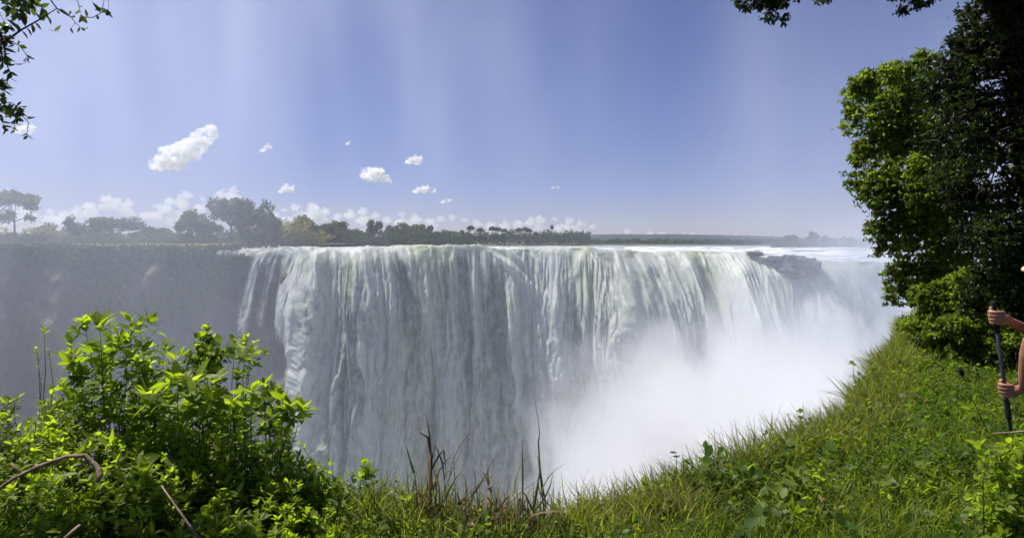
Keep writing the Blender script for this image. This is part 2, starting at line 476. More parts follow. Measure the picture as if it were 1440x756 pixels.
def ico(sub):
    bm = bmesh.new(); bmesh.ops.create_icosphere(bm, subdivisions=sub, radius=1)
    V = np.array([v.co[:] for v in bm.verts]); Fc = np.array([[v.index for v in f.verts] for f in bm.faces]); bm.free()
    return V, Fc
def hull(name, c, r, amp, seed, mat, sub=5, parent=None, fr=2.7):
    V, Fc = ico(sub)
    d = 1 + amp * (.9 * np.abs(fbm(V[:, 0] * fr, V[:, 1] * fr, V[:, 2] * fr, o=4, seed=seed)) * 2 - .35)
    P_ = V * d[:, None] * np.array(r) + np.array(c)
    return link(name, mesh_np(name, P_, [Fc], mat, True), parent)

# the dense bank of spray boiling up out of the gorge: nested shells of ever denser air
if MIST:
    bank = None
    for i, (k, de) in enumerate([(1.13, .05), (1.0, .09), (.90, .06), (.78, .12)]):
        o = hull('mist' if i == 0 else 'mist_core', (36, 74, -59), (35.5 * k, 36 * k, 46 * k), .42, 204, vol_mat('mist', de, (.98, .98, .975)), parent=bank)
        if i == 0: bank = tag(o, kind='stuff')

# thin drifting spray, a voxel cloud filling the gorge and rising over its right end
def spray():
    ng = bpy.data.node_groups.new('spray', 'GeometryNodeTree')
    ng.interface.new_socket('Geometry', in_out='OUTPUT', socket_type='NodeSocketGeometry')
    n = N(ng)
    v = n.node('GeometryNodeInputPosition').outputs[0]
    w1 = n.node('ShaderNodeTexNoise'); n.put(w1.inputs['Vector'], v); w1.inputs['Scale'].default_value = .05; w1.inputs['Detail'].default_value = 3
    wv = n.vmath('MULTIPLY_ADD', n.vmath('SUBTRACT', w1.outputs['Color'], (.5, .5, .5)), (30, 30, 30), v)
    def blob(c, r, a, b, d):
        q = n.vmath('LENGTH', n.vmath('MULTIPLY', n.vmath('SUBTRACT', wv, c), tuple(1 / k for k in r)))
        return n.ramp(q, a, b, d, 0.0)
    x, y, z = n.sep(wv)[:3]; xo, yo, zo = n.sep(v)[:3]
    low = n.ramp(z, 8, -85, .0013, .0095, False)
    low = n.math('ADD', low, n.math('MULTIPLY', n.ramp(x, -20, -75, 0.0, .0046), n.ramp(z, 45, 5)))
    right = n.ramp(x, 15, 80, .0, .0050)
    g = n.math('MULTIPLY', n.math('ADD', low, right), n.ramp(z, 62, 0, 0.0, 1.0))
    st = n.noise(n.vmath('MULTIPLY', v, (1, 1, .12)), .045, 3, .55)
    g = n.math('MULTIPLY', g, n.ramp(st, .36, .68, .25, 1.8))
    pl = n.noise(n.vmath('MULTIPLY', v, (1, 1, .16)), .075, 3, .5)
    pl = n.math('MULTIPLY', n.ramp(pl, .47, .72, 0.0, .0075), n.math('MULTIPLY', n.ramp(zo, 0, 25), n.ramp(x, 40, -50, .22, 1.9)))
    g = n.math('ADD', g, pl)
    dens = n.math('ADD', g, blob((80, 88, -14), (46, 40, 36), .1, 1.1, .045))
    dens = n.math('ADD', dens, blob((84, 122, -3), (34, 30, 15), .2, 1.1, .03))
    for s_, a, b in ((yo, 24, 42), (yo, 149, 125), (zo, 61, 45), (xo, -158, -130), (xo, 158, 130)):
        dens = n.math('MULTIPLY', dens, n.ramp(s_, a, b))
    vc = n.node('GeometryNodeVolumeCube')
    n.put(vc.inputs['Density'], dens)
    vc.inputs['Min'].default_value = (-160, 24, -97); vc.inputs['Max'].default_value = (160, 150, 62)
    vc.inputs['Resolution X'].default_value = 96; vc.inputs['Resolution Y'].default_value = 40; vc.inputs['Resolution Z'].default_value = 48
    sm = n.node('GeometryNodeSetMaterial'); ng.links.new(vc.outputs[0], sm.inputs[0])
    m = vol_mat('spray', 1.0, (.88, .92, 1), .55); sm.inputs['Material'].default_value = m
    try: m.cycles.volume_step_rate = MSTEP
    except Exception as e: print(e)
    go = ng.nodes.new('NodeGroupOutput'); ng.links.new(sm.outputs[0], go.inputs[0])
    me = bpy.data.meshes.new('spray'); me.from_pydata([(0, 80, 0)], [], [])
    o = tag(link('spray', me), kind='stuff')
    md = o.modifiers.new('spray', 'NODES'); md.node_group = ng
    me.materials.append(m)
if SPRAY: spray()
# ------------------------------------------------------------------ clouds (beyond the haze box)
cloud_mat, nt, out = new_mat('cloud'); n = N(nt)
pv = n.node('ShaderNodeVolumePrincipled'); pv.inputs['Color'].default_value = (1, 1, 1, 1); pv.inputs['Anisotropy'].default_value = .25
nz = n.noise(n.obj(), 1 / 110., 6, .68)
n.put(pv.inputs['Density'], n.ramp(nz, .47, .70, 0.0, .06)); n.out(out, pv.outputs[0], 'Volume')
cloud_mat.cycles.volume_step_rate = .35
cloud_thin = vol_mat('cloud_thin', .006, (1, 1, 1), .25)
def cloud(balls, D, label, mat=None, seed=0, name='cloud', kind=None, puff=True):
    """balls: (px, py, radius_px)"""
    rs = np.random.RandomState(300 + seed)
    bm = bmesh.new(); k = D / F
    allb = []
    for (px, py, r) in balls:
        allb.append((px, py, r, 0))
        if puff:
            for j in range(7):
                a = rs.uniform(0, 2 * math.pi); rr = r * rs.uniform(.3, .6)
                allb.append((px + math.cos(a) * r * .85, py + (math.sin(a) * .85 if math.sin(a) < 0 else math.sin(a) * .35) * r, rr, rs.uniform(-.6, .6) * r))
    c = P(balls[0][0], balls[0][1], D)
    for (px, py, r, dy) in allb:
        p = P(px, py, D) + Vector((0, dy * k, 0)) - c
        bmesh.ops.create_icosphere(bm, subdivisions=2, radius=r * k * (1.22 if mat is None else 1), matrix=Matrix.Translation(p) @ Matrix.Diagonal((1, 1.1, .8, 1)))
    me = bpy.data.meshes.new(name); bm.to_mesh(me); bm.free(); me.materials.append(mat or cloud_mat)
    o = link(name, me); o.location = c
    m = o.modifiers.new('fuse', 'REMESH'); m.mode = 'VOXEL'; m.voxel_size = .5 * k
    t = bpy.data.textures.new('puff', 'CLOUDS'); t.noise_scale = 4.2 * k; t.noise_depth = 5
    d = o.modifiers.new('billow', 'DISPLACE'); d.texture = t; d.strength = 5.0 * k; d.mid_level = .55; d.texture_coords = 'LOCAL'
    t2 = bpy.data.textures.new('wisp', 'CLOUDS'); t2.noise_scale = 1.5 * k; t2.noise_depth = 3
    d2 = o.modifiers.new('wisp', 'DISPLACE'); d2.texture = t2; d2.strength = 2.2 * k; d2.mid_level = .5; d2.texture_coords = 'LOCAL'
    if kind: tag(o, kind=kind)
    else: tag(o, label, 'cloud')
    return o
cloud([(222, 232, 11), (236, 226, 15), (248, 216, 15), (262, 216, 17), (275, 207, 13), (286, 196, 12), (294, 187, 11), (250, 232, 9)], 10000,
      'largest white cumulus cloud, climbing diagonally to the right in the upper left sky', seed=1)
cloud([(372, 210, 4.5), (378, 206, 4.5), (368, 211, 3)], 10000, 'small pointed white cloud just right of the largest cloud', seed=2)
cloud([(490, 201, 3)], 10000, 'tiny faint puff of cloud high between the pointed cloud and the round ones', seed=3)
cloud([(520, 245, 11), (530, 247, 12), (541, 251, 7), (548, 255, 3.5)], 10000, 'round white cloud with a small tail on its right, lower of the middle pair', seed=4)
cloud([(576, 226, 6), (586, 226, 7)], 10000, 'small round white cloud above and right of the tailed cloud', seed=5)
cloud([(397, 268, 4.5), (405, 265, 6), (410, 268, 4)], 10500, 'small flat based cloud above the tall riverside trees', seed=6)
cloud([(586, 268, 5), (597, 266, 6), (608, 269, 4.5)], 10500, 'long flat white cloud under the small round cloud', seed=7)
cloud([(624, 283, 3.5), (632, 282, 3)], 10500, 'thin low sliver of cloud right of the long flat cloud', seed=8)
cloud([(779, 263, 2.4), (784, 264, 2)], 10500, 'tiny lone cloud over the distant wooded hill', seed=9)
cloud([(28, 183, 6), (38, 182, 7), (46, 183, 5)], 9500, 'small white cloud behind the leafy tips at the left edge', seed=10)
rs = np.random.RandomState(5)
prof = [(-60, 300), (20, 292), (50, 288), (90, 296), (125, 282), (150, 273), (180, 280), (205, 296), (238, 276), (262, 268), (285, 276), (310, 266), (328, 262), (345, 290), (385, 296), (415, 286), (440, 284), (475, 298), (510, 292), (545, 303), (565, 297), (605, 305), (635, 302), (690, 312), (730, 308), (760, 303), (800, 305), (850, 318), (930, 326), (1050, 330)]
balls = []
for i in range(len(prof) - 1):
    (x0, y0), (x1, y1) = prof[i], prof[i + 1]
    m_ = max(1, int((x1 - x0) / 14))
    for j in range(m_):
        t = j / m_; x = x0 + (x1 - x0) * t; y = y0 + (y1 - y0) * t
        r = rs.uniform(4, 8); balls.append((x, y + r, r))
        if 335 - y > 22: balls.append((x + rs.uniform(-6, 6), y + 18, rs.uniform(7, 11)))
        if 335 - y > 40: balls.append((x + rs.uniform(-6, 6), y + 36, rs.uniform(8, 12)))
        if rs.rand() < .35: balls[-1:] = []
o = cloud(balls, 17000, None, vol_mat('cloud_far', .0035, (1, 1, 1), .25), 20, 'cloud_bank', 'structure')

# ------------------------------------------------------------------ trees on the far side
far_leaf = leaf_mat('far_foliage', .6, .35, (1.25, 1.3, 1.15), (1.4, 1.5, .5), .25)
bark = simple_mat('bark', (.10, .075, .055), .9, .4, 9, .6, .15)
pale_bark = simple_mat('palm_bark', (.16, .13, .10), .9, .3, 6, .4, .15)

def rand_dirs(rs, n):
    d = rs.normal(size=(n, 3)); return d / np.linalg.norm(d, axis=1, keepdims=True)

def crown_mesh(name, kind, seed, n=2600, lc=(.045, .065, .022), ls=.055):
    """unit-height tree crown (height 1, centred on the trunk foot)"""
    rs = np.random.RandomState(seed)
    cl = []
    if kind == 'dome':
        for i in range(26):
            a = rs.uniform(0, 6.28); h = rs.uniform(.16, .86); rr = .44 * math.sqrt(max(.03, 1 - ((h - .45) / .5) ** 2)) * rs.uniform(.35, 1)
            cl.append((math.cos(a) * rr, math.sin(a) * rr, h, rs.uniform(.11, .17), .85))
    elif kind == 'spread':
        for i in range(17):
            a = rs.uniform(0, 6.28); rr = rs.uniform(.1, .55); h = .9 - .28 * rr ** 1.5 + rs.uniform(-.07, .02)
            cl.append((math.cos(a) * rr, math.sin(a) * rr, h, rs.uniform(.09, .16), .55))
        for i in range(4):
            a = rs.uniform(0, 6.28); cl.append((math.cos(a) * .3, math.sin(a) * .3, rs.uniform(.45, .6), .09, .7))
    elif kind == 'open':
        for i in range(15):
            a = rs.uniform(0, 6.28); h = rs.uniform(.42, .93); rr = .36 * rs.uniform(.3, 1)
            cl.append((math.cos(a) * rr, math.sin(a) * rr, h, rs.uniform(.08, .15), .8))
    elif kind == 'cone':
        for i in range(18):
            h = rs.uniform(.15, .93); a = rs.uniform(0, 6.28); rr = .27 * (1.05 - h) * rs.uniform(.4, 1.1)
            cl.append((math.cos(a) * rr, math.sin(a) * rr, h, .05 + .1 * (1 - h), 1))
    elif kind == 'bush':
        for i in range(22):
            a = rs.uniform(0, 6.28); rr = .75 * math.sqrt(rs.rand()); h = rs.uniform(.1, .8) * (1.1 - .5 * rr)
            cl.append((math.cos(a) * rr, math.sin(a) * rr, h, rs.uniform(.14, .24), .8))
    cl = np.array(cl)
    w = cl[:, 3] ** 2; idx = rs.choice(len(cl), n, p=w / w.sum())
    d = rand_dirs(rs, n); r = cl[idx, 3:4] * (rs.uniform(.55, 1.12, (n, 1)))
    pos = cl[idx, :3] + d * r * np.stack([np.ones(n), np.ones(n), cl[idx, 4]], 1)
    pos[:, 2] = np.maximum(pos[:, 2], .01)
    tone = (.7 + .6 * rs.rand(n, 1)) * (1 + .35 * rs.normal(size=(len(cl), 1))[idx].clip(-1, 1))
    col = np.array(lc)[None] * tone * np.array([1, 1, 1])[None]
    col[:, 0] *= 1 + .5 * rs.rand(n)
    ob = scatter('crown', LEAF1, pos, rand_dirs(rs, n), rand_dirs(rs, n), rs.uniform(.7, 1.4, n) * ls, col, far_leaf, wid=1.9)
    return ob, cl

def proto_tree(kind, seed, **kw):
    c, cl = crown_mesh('crown', kind, seed, **kw)
    rs = np.random.RandomState(seed + 1)
    T = Tubes(); hb = {'dome': .3, 'spread': .5, 'open': .4, 'cone': .85, 'bush': .12}[kind]
    T.add([(0, 0, -.04), (.01, 0, hb * .5), (0.0, .01, hb)], [.03, .022, .018], 7)
    for i in rs.choice(len(cl), min(8, len(cl)), False):
        p = Vector(cl[i][:3]); T.add([(0, .01, hb * .92), (p.x * .45, p.y * .45, hb + (p.z - hb) * .45), tuple(p)], [.014, .009, .004], 5)
    t = T.build('trunk', bark)
    me_c, me_t = c.data, t.data
    bpy.data.objects.remove(c); bpy.data.objects.remove(t)
    return me_c, me_t
PROT = {}
for kd, sds, nn in (('dome', (1, 2, 3), 3600), ('spread', (4, 5), 2200), ('open', (6, 7), 2200), ('cone', (8,), 1500), ('bush', (9, 10), 2400)):
    PROT[kd] = [proto_tree(kd, s, n=nn) for s in sds]
PROT['pale'] = [proto_tree('dome', 21, n=2600, lc=(.11, .115, .045)), proto_tree('bush', 22, n=2200, lc=(.12, .13, .045))]
def palm_meshes(seed):
    rs = np.random.RandomState(seed); T = Tubes()
    T.add([(0, 0, -.03), (.012, 0, .45), (.02, .01, .86)], [.02, .014, .013], 7)
    t = T.build('trunk', pale_bark); n = 420
    a = rs.uniform(0, 6.28, n); e = rs.uniform(-.5, 1.35, n)
    d = np.stack([np.cos(a) * np.cos(e), np.sin(a) * np.cos(e), np.sin(e)], 1)
    pos = np.array([.02, .01, .87]) + d * rs.uniform(.01, .10, (n, 1))
    col = np.array([[.045, .06, .025]]) * rs.uniform(.6, 1.4, (n, 1))
    c = scatter('crown', LEAF1, pos, d + rs.normal(size=(n, 3)) * .25, rand_dirs(rs, n), rs.uniform(.07, .11, n), col, far_leaf, wid=1.1)
    r = (c.data, t.data); bpy.data.objects.remove(c); bpy.data.objects.remove(t); return r
PROT['palm'] = [palm_meshes(31), palm_meshes(32)]

def place_tree(kind, px, top, D, label, name='tree', widen=1.0, group=None, base=None, k=[0], zb=None, up=0):
    k[0] += 1; rs = np.random.RandomState(500 + k[0])
    zb = (PZ + .1) if zb is None else zb
    p = P(px, HY, D); zt = P(px, top, D).z; h = (zt - zb) * 1.04; widen = widen * (1.28 if kind != 'palm' else 1.0)
    e = empty(name, (p.x, D, zb)); e.rotation_euler = (0, 0, rs.uniform(0, 6.28)); e.scale = (h * widen, h * widen, h)
    mc, mt = PROT[kind][k[0] % len(PROT[kind])]
    link('crown', mc, e); link('trunk', mt, e)
    tag(e, label, 'palm' if kind == 'palm' else ('bush' if kind == 'bush' else 'tree'), group)
    return e
G1, G2, G3 = 'trees on the left bank above the dark cliff', 'trees along the far river bank', 'palms along the far river bank'
TL = [
 ('spread', -8, 264, 148, 'tall dark tree with a flat spreading crown at the left edge', .62, G1),
 ('spread', 20, 272, 152, 'flat topped tree right beside the tallest one at the left edge', .62, G1),
 ('pale', 38, 314, 165, 'pale yellowish bush just right of the flat topped edge trees', 1.5, G1),
 ('dome', 66, 311, 190, 'small dark round tree, leftmost of the row above the dark cliff', .8, G1),
 ('pale', 80, 322, 170, 'pale yellowish low tree in front of the pointed tree', 1.3, G1),
 ('cone', 97, 304, 185, 'pointed tree in the row above the dark cliff', 1.1, G1),
 ('dome', 119, 311, 190, 'small round tree just right of the pointed tree', .9, G1),
 ('open', 162, 303, 178, 'open crowned tree with sky showing through it, above the dark cliff', 1.5, G1),
 ('pale', 138, 326, 172, 'low pale tree left of the open crowned tree', 1.2, G1),
 ('dome', 198, 317, 190, 'low round tree just right of the open crowned tree', .9, G1),
 ('dome', 222, 318, 185, 'low tree touching the left side of the big domed tree', 1.0, G1),
 ('dome', 266, 295, 140, 'big dense domed tree at the edge of the dark cliff', .66, G1),
 ('dome', 294, 299, 143, 'big rounded tree joined to the right side of the domed tree', .55, G1),
 ('open', 326, 274, 146, 'tall open tree with a bright gap beneath its crown, left of the water', .72, G1),
 ('dome', 350, 280, 150, 'tall tree with a lumpy crown, centre of the high clump', .42, G1),
 ('dome', 374, 277, 150, 'tall tree at the right end of the high clump', .42, G1),
 ('pale', 396, 298, 160, 'greyish tree stepping down from the high clump', .85, G1),
 ('dome', 424, 303, 175, 'rounded grey green tree sloping down toward the river', .9, G1),
 ('pale', 440, 318, 185, 'low pale tree at the foot of the slope of trees by the river', 1.1, G1),
]
for kd, px, top, D, lab, wd, g in TL: place_tree(kd, px, top, D, lab, widen=wd, group=g)
TR = [('dome', 458, 313, 235, .9, 'wide low tree, first on the far bank behind the falling water'), ('dome', 477, 310, 240, .8, 'rounded tree second along the far bank'),
 ('dome', 502, 320, 245, .9, 'low flat part of the far bank tree line, between two taller crowns'), ('open', 527, 310, 245, .7, 'upright narrow crowned tree standing above the far bank'),
 ('cone', 547, 316, 255, .9, 'small pointed tree right of the upright narrow one'), ('dome', 562, 311, 250, .75, 'tall left half of the double crown on the far bank'),
 ('dome', 579, 313, 250, .85, 'right half of the double crown on the far bank'), ('open', 599, 316, 260, .8, 'narrow tree with a knob of foliage on top'),
 ('dome', 612, 324, 262, 1.1, 'low round tree right of the knobbed one'), ('dome', 632, 323, 270, 1.0, 'domed tree just before the first palms'),
 ('bush', 645, 331, 272, 1.0, 'low tree under the first palms'), ('dome', 795, 327, 330, .9, 'dark rounded tree right of the lone tall palm'),
 ('dome', 783, 332, 330, .9, 'lower crown hugging the foot of the lone palm'), ('dome', 814, 333, 335, 1.1, 'last small round tree before the open hill'),
 ('dome', 765, 330, 320, .9, 'round tree just left of the lone palm')]
for kd, px, top, D, wd, lab in TR: place_tree(kd, px, top, D, lab, widen=wd, group=G2)
for i, (px, top, lab) in enumerate([(650, 325, 'shortest palm, leftmost on the far bank'), (661, 319, 'tallest palm of the leftmost cluster'), (676, 322, 'broad palm standing alone right of the first cluster'),
   (692, 320, 'left palm of the middle pair'), (700, 321, 'right palm of the middle pair'), (709, 323, 'palm just right of the middle pair'), (716, 327, 'small low palm between two groups of palms'),
   (729, 322, 'left palm of the right hand group'), (738, 321, 'highest palm in the right hand group'), (745, 323, 'palm second from the right of its group'), (753, 327, 'low palm at the right end of the group')]):
    place_tree('palm', px, top, 300, lab, 'palm_tree', 1.5 if top < 324 else 1.3, G3)
e = place_tree('palm', 776, 318, 420, 'lone tall palm with a thin bare trunk and small round head', 'palm_tree', .62, None)
for px, top, D, wd, lab, kd in [(955, 339, 360, 1.6, 'small dark bush left of the pair on the hazy bank', 'bush'), (1020, 337, 360, 1.7, 'broad low bush in front of the blue hill', 'bush'), (1055, 340, 360, 1.4, 'low bush right of the broad one before the blue hill', 'bush'),
   (1112, 329, 200, 1.0, 'hazy blue round tree behind the rock outcrop', 'dome'), (1142, 326, 205, .8, 'hazy tall tree right of the round one behind the spray', 'open'), (1163, 330, 205, 1.0, 'hazy tree between the tall one and the fading one', 'dome'),
   (1192, 332, 200, 1.1, 'faint tree almost lost in the spray at the right', 'dome'), (1225, 338, 200, 1.2, 'faintest tree, hidden behind the spray beside the near leaves', 'dome')]:
    place_tree(kd, px, top, D, lab, widen=wd, group='hazy trees behind the right end of the falls', zb=-.2 if px > 1100 else None)

# scrub under the trees: nobody could count it
def scrub(name, segs, seed, n, lc, size, depth=12, hmul=1.0):
    rs = np.random.RandomState(seed); pos = []; tone = []
    for (x0, x1, D, h, zb) in segs:
        m = int(n * (x1 - x0) / sum(s[1] - s[0] for s in segs))
        px = rs.uniform(x0, x1, m); dd = D + rs.uniform(0, depth, m)
        X = (px - CX) / F * dd
        top = h * (.65 + .45 * fbm(X / 4, dd / 5, seed=seed)) * hmul
        z = zb + top * rs.rand(m) ** .6
        pos.append(np.stack([X, dd, z], 1)); tone.append(.8 + .5 * fbm(X / 3, z / 2, seed=seed + 2))
    pos = np.concatenate(pos); tone = np.concatenate(tone)[:, None]; n = len(pos)
    col = np.array(lc)[None] * tone * rs.uniform(.7, 1.3, (n, 1))
    return tag(scatter(name, LEAF1, pos, rand_dirs(rs, n), rand_dirs(rs, n), rs.uniform(.6, 1.4, n) * size, col, far_leaf, wid=1.6), kind='stuff')
scrub('scrub', [(430, 660, 232, 7.0, PZ), (640, 830, 290, 8.6, PZ), (820, 1110, 345, 3.8, PZ), (1085, 1290, 195, 2.5, -.3)], 61, 32000, (.045, .06, .028), .9)
scrub('scrub', [(-60, 330, 150, 4.2, PZ + .2), (318, 450, 152, 5.0, PZ + .2)], 62, 22000, (.075, .085, .04), .6)
# bushes hanging over the brink of the dark cliff
def hanging():
    rs = np.random.RandomState(66); m = 20000
    X = rs.uniform(-112, -57, m); z = PZ + .6 - rs.rand(m) ** 1.5 * 15 * np.clip(.22 + fbm(X / 7, X * 0, seed=4) * 1.6, .05, 1)
    Y = lip_y(X) + .8 - (PZ + .6 - z) * .25 + rs.normal(size=m) * .5
    col = np.array([[.05, .065, .03]]) * rs.uniform(.6, 1.4, (m, 1))
    tag(scatter('hanging_scrub', LEAF1, np.stack([X, Y, z], 1), rand_dirs(rs, m), rand_dirs(rs, m), rs.uniform(.4, .9, m), col, far_leaf, wid=1.5), kind='stuff')
hanging()
# far bank of the river
def far_bank():
    pts = [(415, 228), (500, 232), (660, 262), (700, 288), (830, 300), (900, 340), (1090, 345), (1120, 196), (1300, 190), (1700, 190)]
    px = np.array([p[0] for p in pts], float); D = np.array([p[1] for p in pts], float)
    q = np.linspace(415, 1700, 160); d = np.interp(q, px, D); X = (q - CX) / F * d
    T = np.array([0, .8, 3, 30, 200, 1200, 3500.])
    XX = X[None] + 0 * T[:, None]; k = (q[None] - CX) / F
    YY = d[None] + T[:, None]; XX = k * YY
    ZZ = PZ - .5 + .75 * sst(0, 2, T)[:, None] + 0 * XX - .5 * sst(1100, 1130, q)[None] * (T[:, None] < 100)
    tag(link('far_bank', mesh_np('far_bank', np.stack([XX, YY, ZZ], -1).reshape(-1, 3), [grid_faces(len(T), 160)], grass_far, True)), kind='structure')
far_bank()

# ------------------------------------------------------------------ rocks at the brink of the falls
def rock(px, py, D, w, h, d, seed, label, g='rocks on the brink of the falls'):
    V, Fc = ico(5)
    q = np.sign(V) * np.abs(V) ** .75
    dd = 1 + .55 * fbm(V[:, 0] * 1.9 + seed, V[:, 1] * 1.9, V[:, 2] * 2.6, o=6, seed=seed, gain=.62) - .22 * np.abs(fbm(V[:, 0] * 6, V[:, 1] * 6, V[:, 2] * 6, seed=seed + 4))
    o = link('rock', mesh_np('rock', q * dd[:, None] * np.array([w, d, h]), [Fc], rock_mat, False))
    o.location = P(px, py, D)
    tag(o, label, 'rock', g)
rock(1114, 375, 117.5, 2.4, 2.2, 3.4, 1, 'biggest dark wet rock standing in the white water at the brink')
rock(1143, 377, 117, .9, 1.8, 2.2, 2, 'narrower dark rock right of the biggest, half lost in spray')
rock(1062, 357, 121, 1.5, .5, 1.8, 4, 'flat low rock breaking the foam left of the dark outcrop')
rock(1092, 365, 119, 1.6, .8, 2.2, 3, 'low dark ledge touching the left side of the biggest rock')
# ------------------------------------------------------------------ near bank
BX = np.array([-60, -20, -9, -5, -2.4, -1.4, -.9, -.3, .07, .76, 1.3, 2.0, 2.7, 3.3, 4.0, 5.0, 6.2, 8.0, 11, 16, 30, 60.])
BY = np.array([9, 6.5, 5.2, 4.6, 4.2, 3.85, 3.62, 3.45, 3.36, 3.72, 4.12, 4.68, 5.2, 5.85, 6.75, 8.2, 9.7, 12.5, 15.5, 18, 24, 30.])
def brink(x): return np.interp(x, BX, BY) + .06 * vnoise(np.asarray(x) * 2.3, 0 * np.asarray(x), seed=7)
def gz(x, y):
    x = np.asarray(x, float); y = np.asarray(y, float)
    t = y - brink(x)
    z = .13 * fbm(x / .8, y / .8, seed=140) - .10 * sst(-.5, .1, t)
    return z
soil = simple_mat('soil', (.045, .035, .022), .95, .5, 6, .6, .1, (.02, .022, .01))
def near_ground():
    xs = np.unique(np.concatenate([np.linspace(-60, -9, 30), np.linspace(-9, 13, 240), np.linspace(13, 60, 30)]))
    ts = np.concatenate([[-40, -20, -12, -8], np.linspace(-6, -.2, 60), [-.1, 0, .08, .2]])
    X, T = np.meshgrid(xs, ts); Y = brink(X) + T; Z = gz(X, Y) - 1.2 * sst(-.02, .25, T)
    dz = np.array([1.5, 2.2, 3.5, 5, 7, 10, 14, 20, 28, 38, 50, 65, 80, 99.])
    X2, D2 = np.meshgrid(xs, dz)
    Y2 = brink(X2) + .25 + D2 * .06 + .9 * fbm(X2 / 3, D2 / 4, seed=150) * sst(1, 8, D2)
    V = np.concatenate([np.stack([X, Y, Z], -1).reshape(-1, 3), np.stack([X2, Y2, -D2], -1).reshape(-1, 3)])
    tag(link('ground', mesh_np('near_ground', V, [grid_faces(len(ts) + len(dz), len(xs))], soil, True)), kind='structure')
near_ground()

leaf_a = leaf_mat('fresh_leaf', .5, .6, (1.36, 1.14, 1.15), (2.0, 2.15, .6), .3)
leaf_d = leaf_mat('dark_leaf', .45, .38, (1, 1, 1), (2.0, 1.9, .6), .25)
dry_m = leaf_mat('dry_leaf', .75, .3, (1, 1, 1), (1.2, 1.1, .8), .15)
stem_m = simple_mat('green_stem', (.07, .075, .03), .7, .3, 30, .2, .3)
twig_m = simple_mat('dead_wood', (.30, .22, .15), .85, .45, 14, .6, .15)

def up_dirs(rs, n, spread=.8):
    d = rs.normal(size=(n, 3)) * spread; d[:, 2] += 1
    return d / np.linalg.norm(d, axis=1, keepdims=True)
def visible(pos, m=90, back=0):
    px = CX + pos[:, 0] / np.maximum(pos[:, 1], .1) * F; py = HY + (EZ - pos[:, 2]) / np.maximum(pos[:, 1], .1) * F
    return (px > -m * 9) & (px < 1440 + m * 3) & (py > -m * 2) & (py < 756 + m * 2) & (pos[:, 1] > .5)

def area_points(rs, n, x0, x1, ymin=1.9, over=.12):
    X = rs.uniform(x0, x1, n); yb = brink(X) + over
    Y = ymin + (yb - ymin) * rs.rand(n)
    return X, Y
def greens(rs, n, X, Y, base, yel, amt=.5):
    f = np.clip(.5 + fbm(X * 1.7, Y * 1.7, o=3, seed=160) * 1.3 + rs.normal(size=n) * .22, 0, 1)[:, None] * amt
    c = np.array(base) * (1 - f) + np.array(yel) * f
    return c * rs.uniform(.6, 1.35, (n, 1))

# broad leafed ground cover and grass
def cover(name, seed, n, x0, x1, tm, size, hmax, mat, base, yel, wid, flat, ymin=2.2):
    rs = np.random.RandomState(seed)
    w = []
    X, Y = area_points(rs, n * 3, x0, x1, ymin)
    yb = brink(X); keep = rs.rand(len(X)) < ((yb - ymin) / (brink(np.array([x1]))[0] - ymin + .5)).clip(.12, 1) * (1.0)
    X, Y = X[keep], Y[keep]
    pos = np.stack([X, Y, gz(X, Y)], 1); k = visible(pos, 60); pos = pos[k][:n]; m = len(pos)
    hh = hmax * (.55 + .6 * np.clip(.5 + fbm(pos[:, 0] * 1.3, pos[:, 1] * 1.3, seed=seed + 5), 0, 1))
    pos[:, 2] += hh * (rs.rand(m) ** .55)
    d = rs.normal(size=(m, 3)); d[:, 2] = d[:, 2] * .35 + .25
    nn = up_dirs(rs, m, flat)
    col = greens(rs, m, pos[:, 0], pos[:, 1], base, yel)
    s = size * rs.uniform(.6, 1.45, m) * (1 + .25 * sst(5, 10, pos[:, 1]))
    return tag(scatter(name, tm, pos, d, nn, s, col, mat, wid=wid), kind='stuff')
cover('ground_cover', 401, 190000, -1.6, 11, LEAF1, .032, .24, leaf_a, (.07, .12, .016), (.145, .20, .032), 1.1, .9)
cover('ground_cover', 403, 30000, -8, -1.2, LEAF1, .04, .30, leaf_a, (.07, .12, .016), (.145, .20, .032), 1.2, .9)
cover('creeping_plants', 402, 1500, 1.4, 7, LEAF3, .062, .27, leaf_a, (.055, .12, .014), (.11, .17, .03), 1.5, .5)

def grass(name, seed, n, x0, x1, h0, h1, base, yel, mat, ymin=2.3, over=.1, lean=.5, wid=1.0, edge=False):
    rs = np.random.RandomState(seed)
    X, Y = area_points(rs, n * 3, x0, x1, ymin, over)
    if edge: Y = brink(X) - np.abs(rs.normal(size=len(X))) * .28 + .05
    pos = np.stack([X, Y, gz(X, Y)], 1); k = visible(pos, 80); pos = pos[k][:n]; m = len(pos)
    d = rs.normal(size=(m, 3)) * lean; d[:, 2] = 1
    nn = rs.normal(size=(m, 3)); nn[:, 2] *= .2
    s = rs.uniform(h0, h1, m) * (.7 + .5 * np.clip(.5 + fbm(pos[:, 0] * 1.1, pos[:, 1] * 1.1, seed=seed), 0, 1))
    col = greens(rs, m, pos[:, 0], pos[:, 1], base, yel)
    w = (.012 / s / .05) * rs.uniform(.5, 1.2, m) * wid
    return tag(scatter(name, BLADE, pos, d, nn, s, col, mat, wid=w), kind='stuff')
grass('grass', 411, 70000, -1.2, 9, .14, .34, (.075, .125, .018), (.155, .205, .035), leaf_a)
grass('edge_grass', 412, 24000, -.9, 8, .14, .40, (.085, .12, .025), (.17, .195, .05), leaf_a, edge=True, lean=.38)
grass('dry_edge_grass', 413, 5000, -.9, 7, .12, .30, (.12, .10, .04), (.22, .17, .08), dry_m, edge=True, lean=.35, wid=.6)

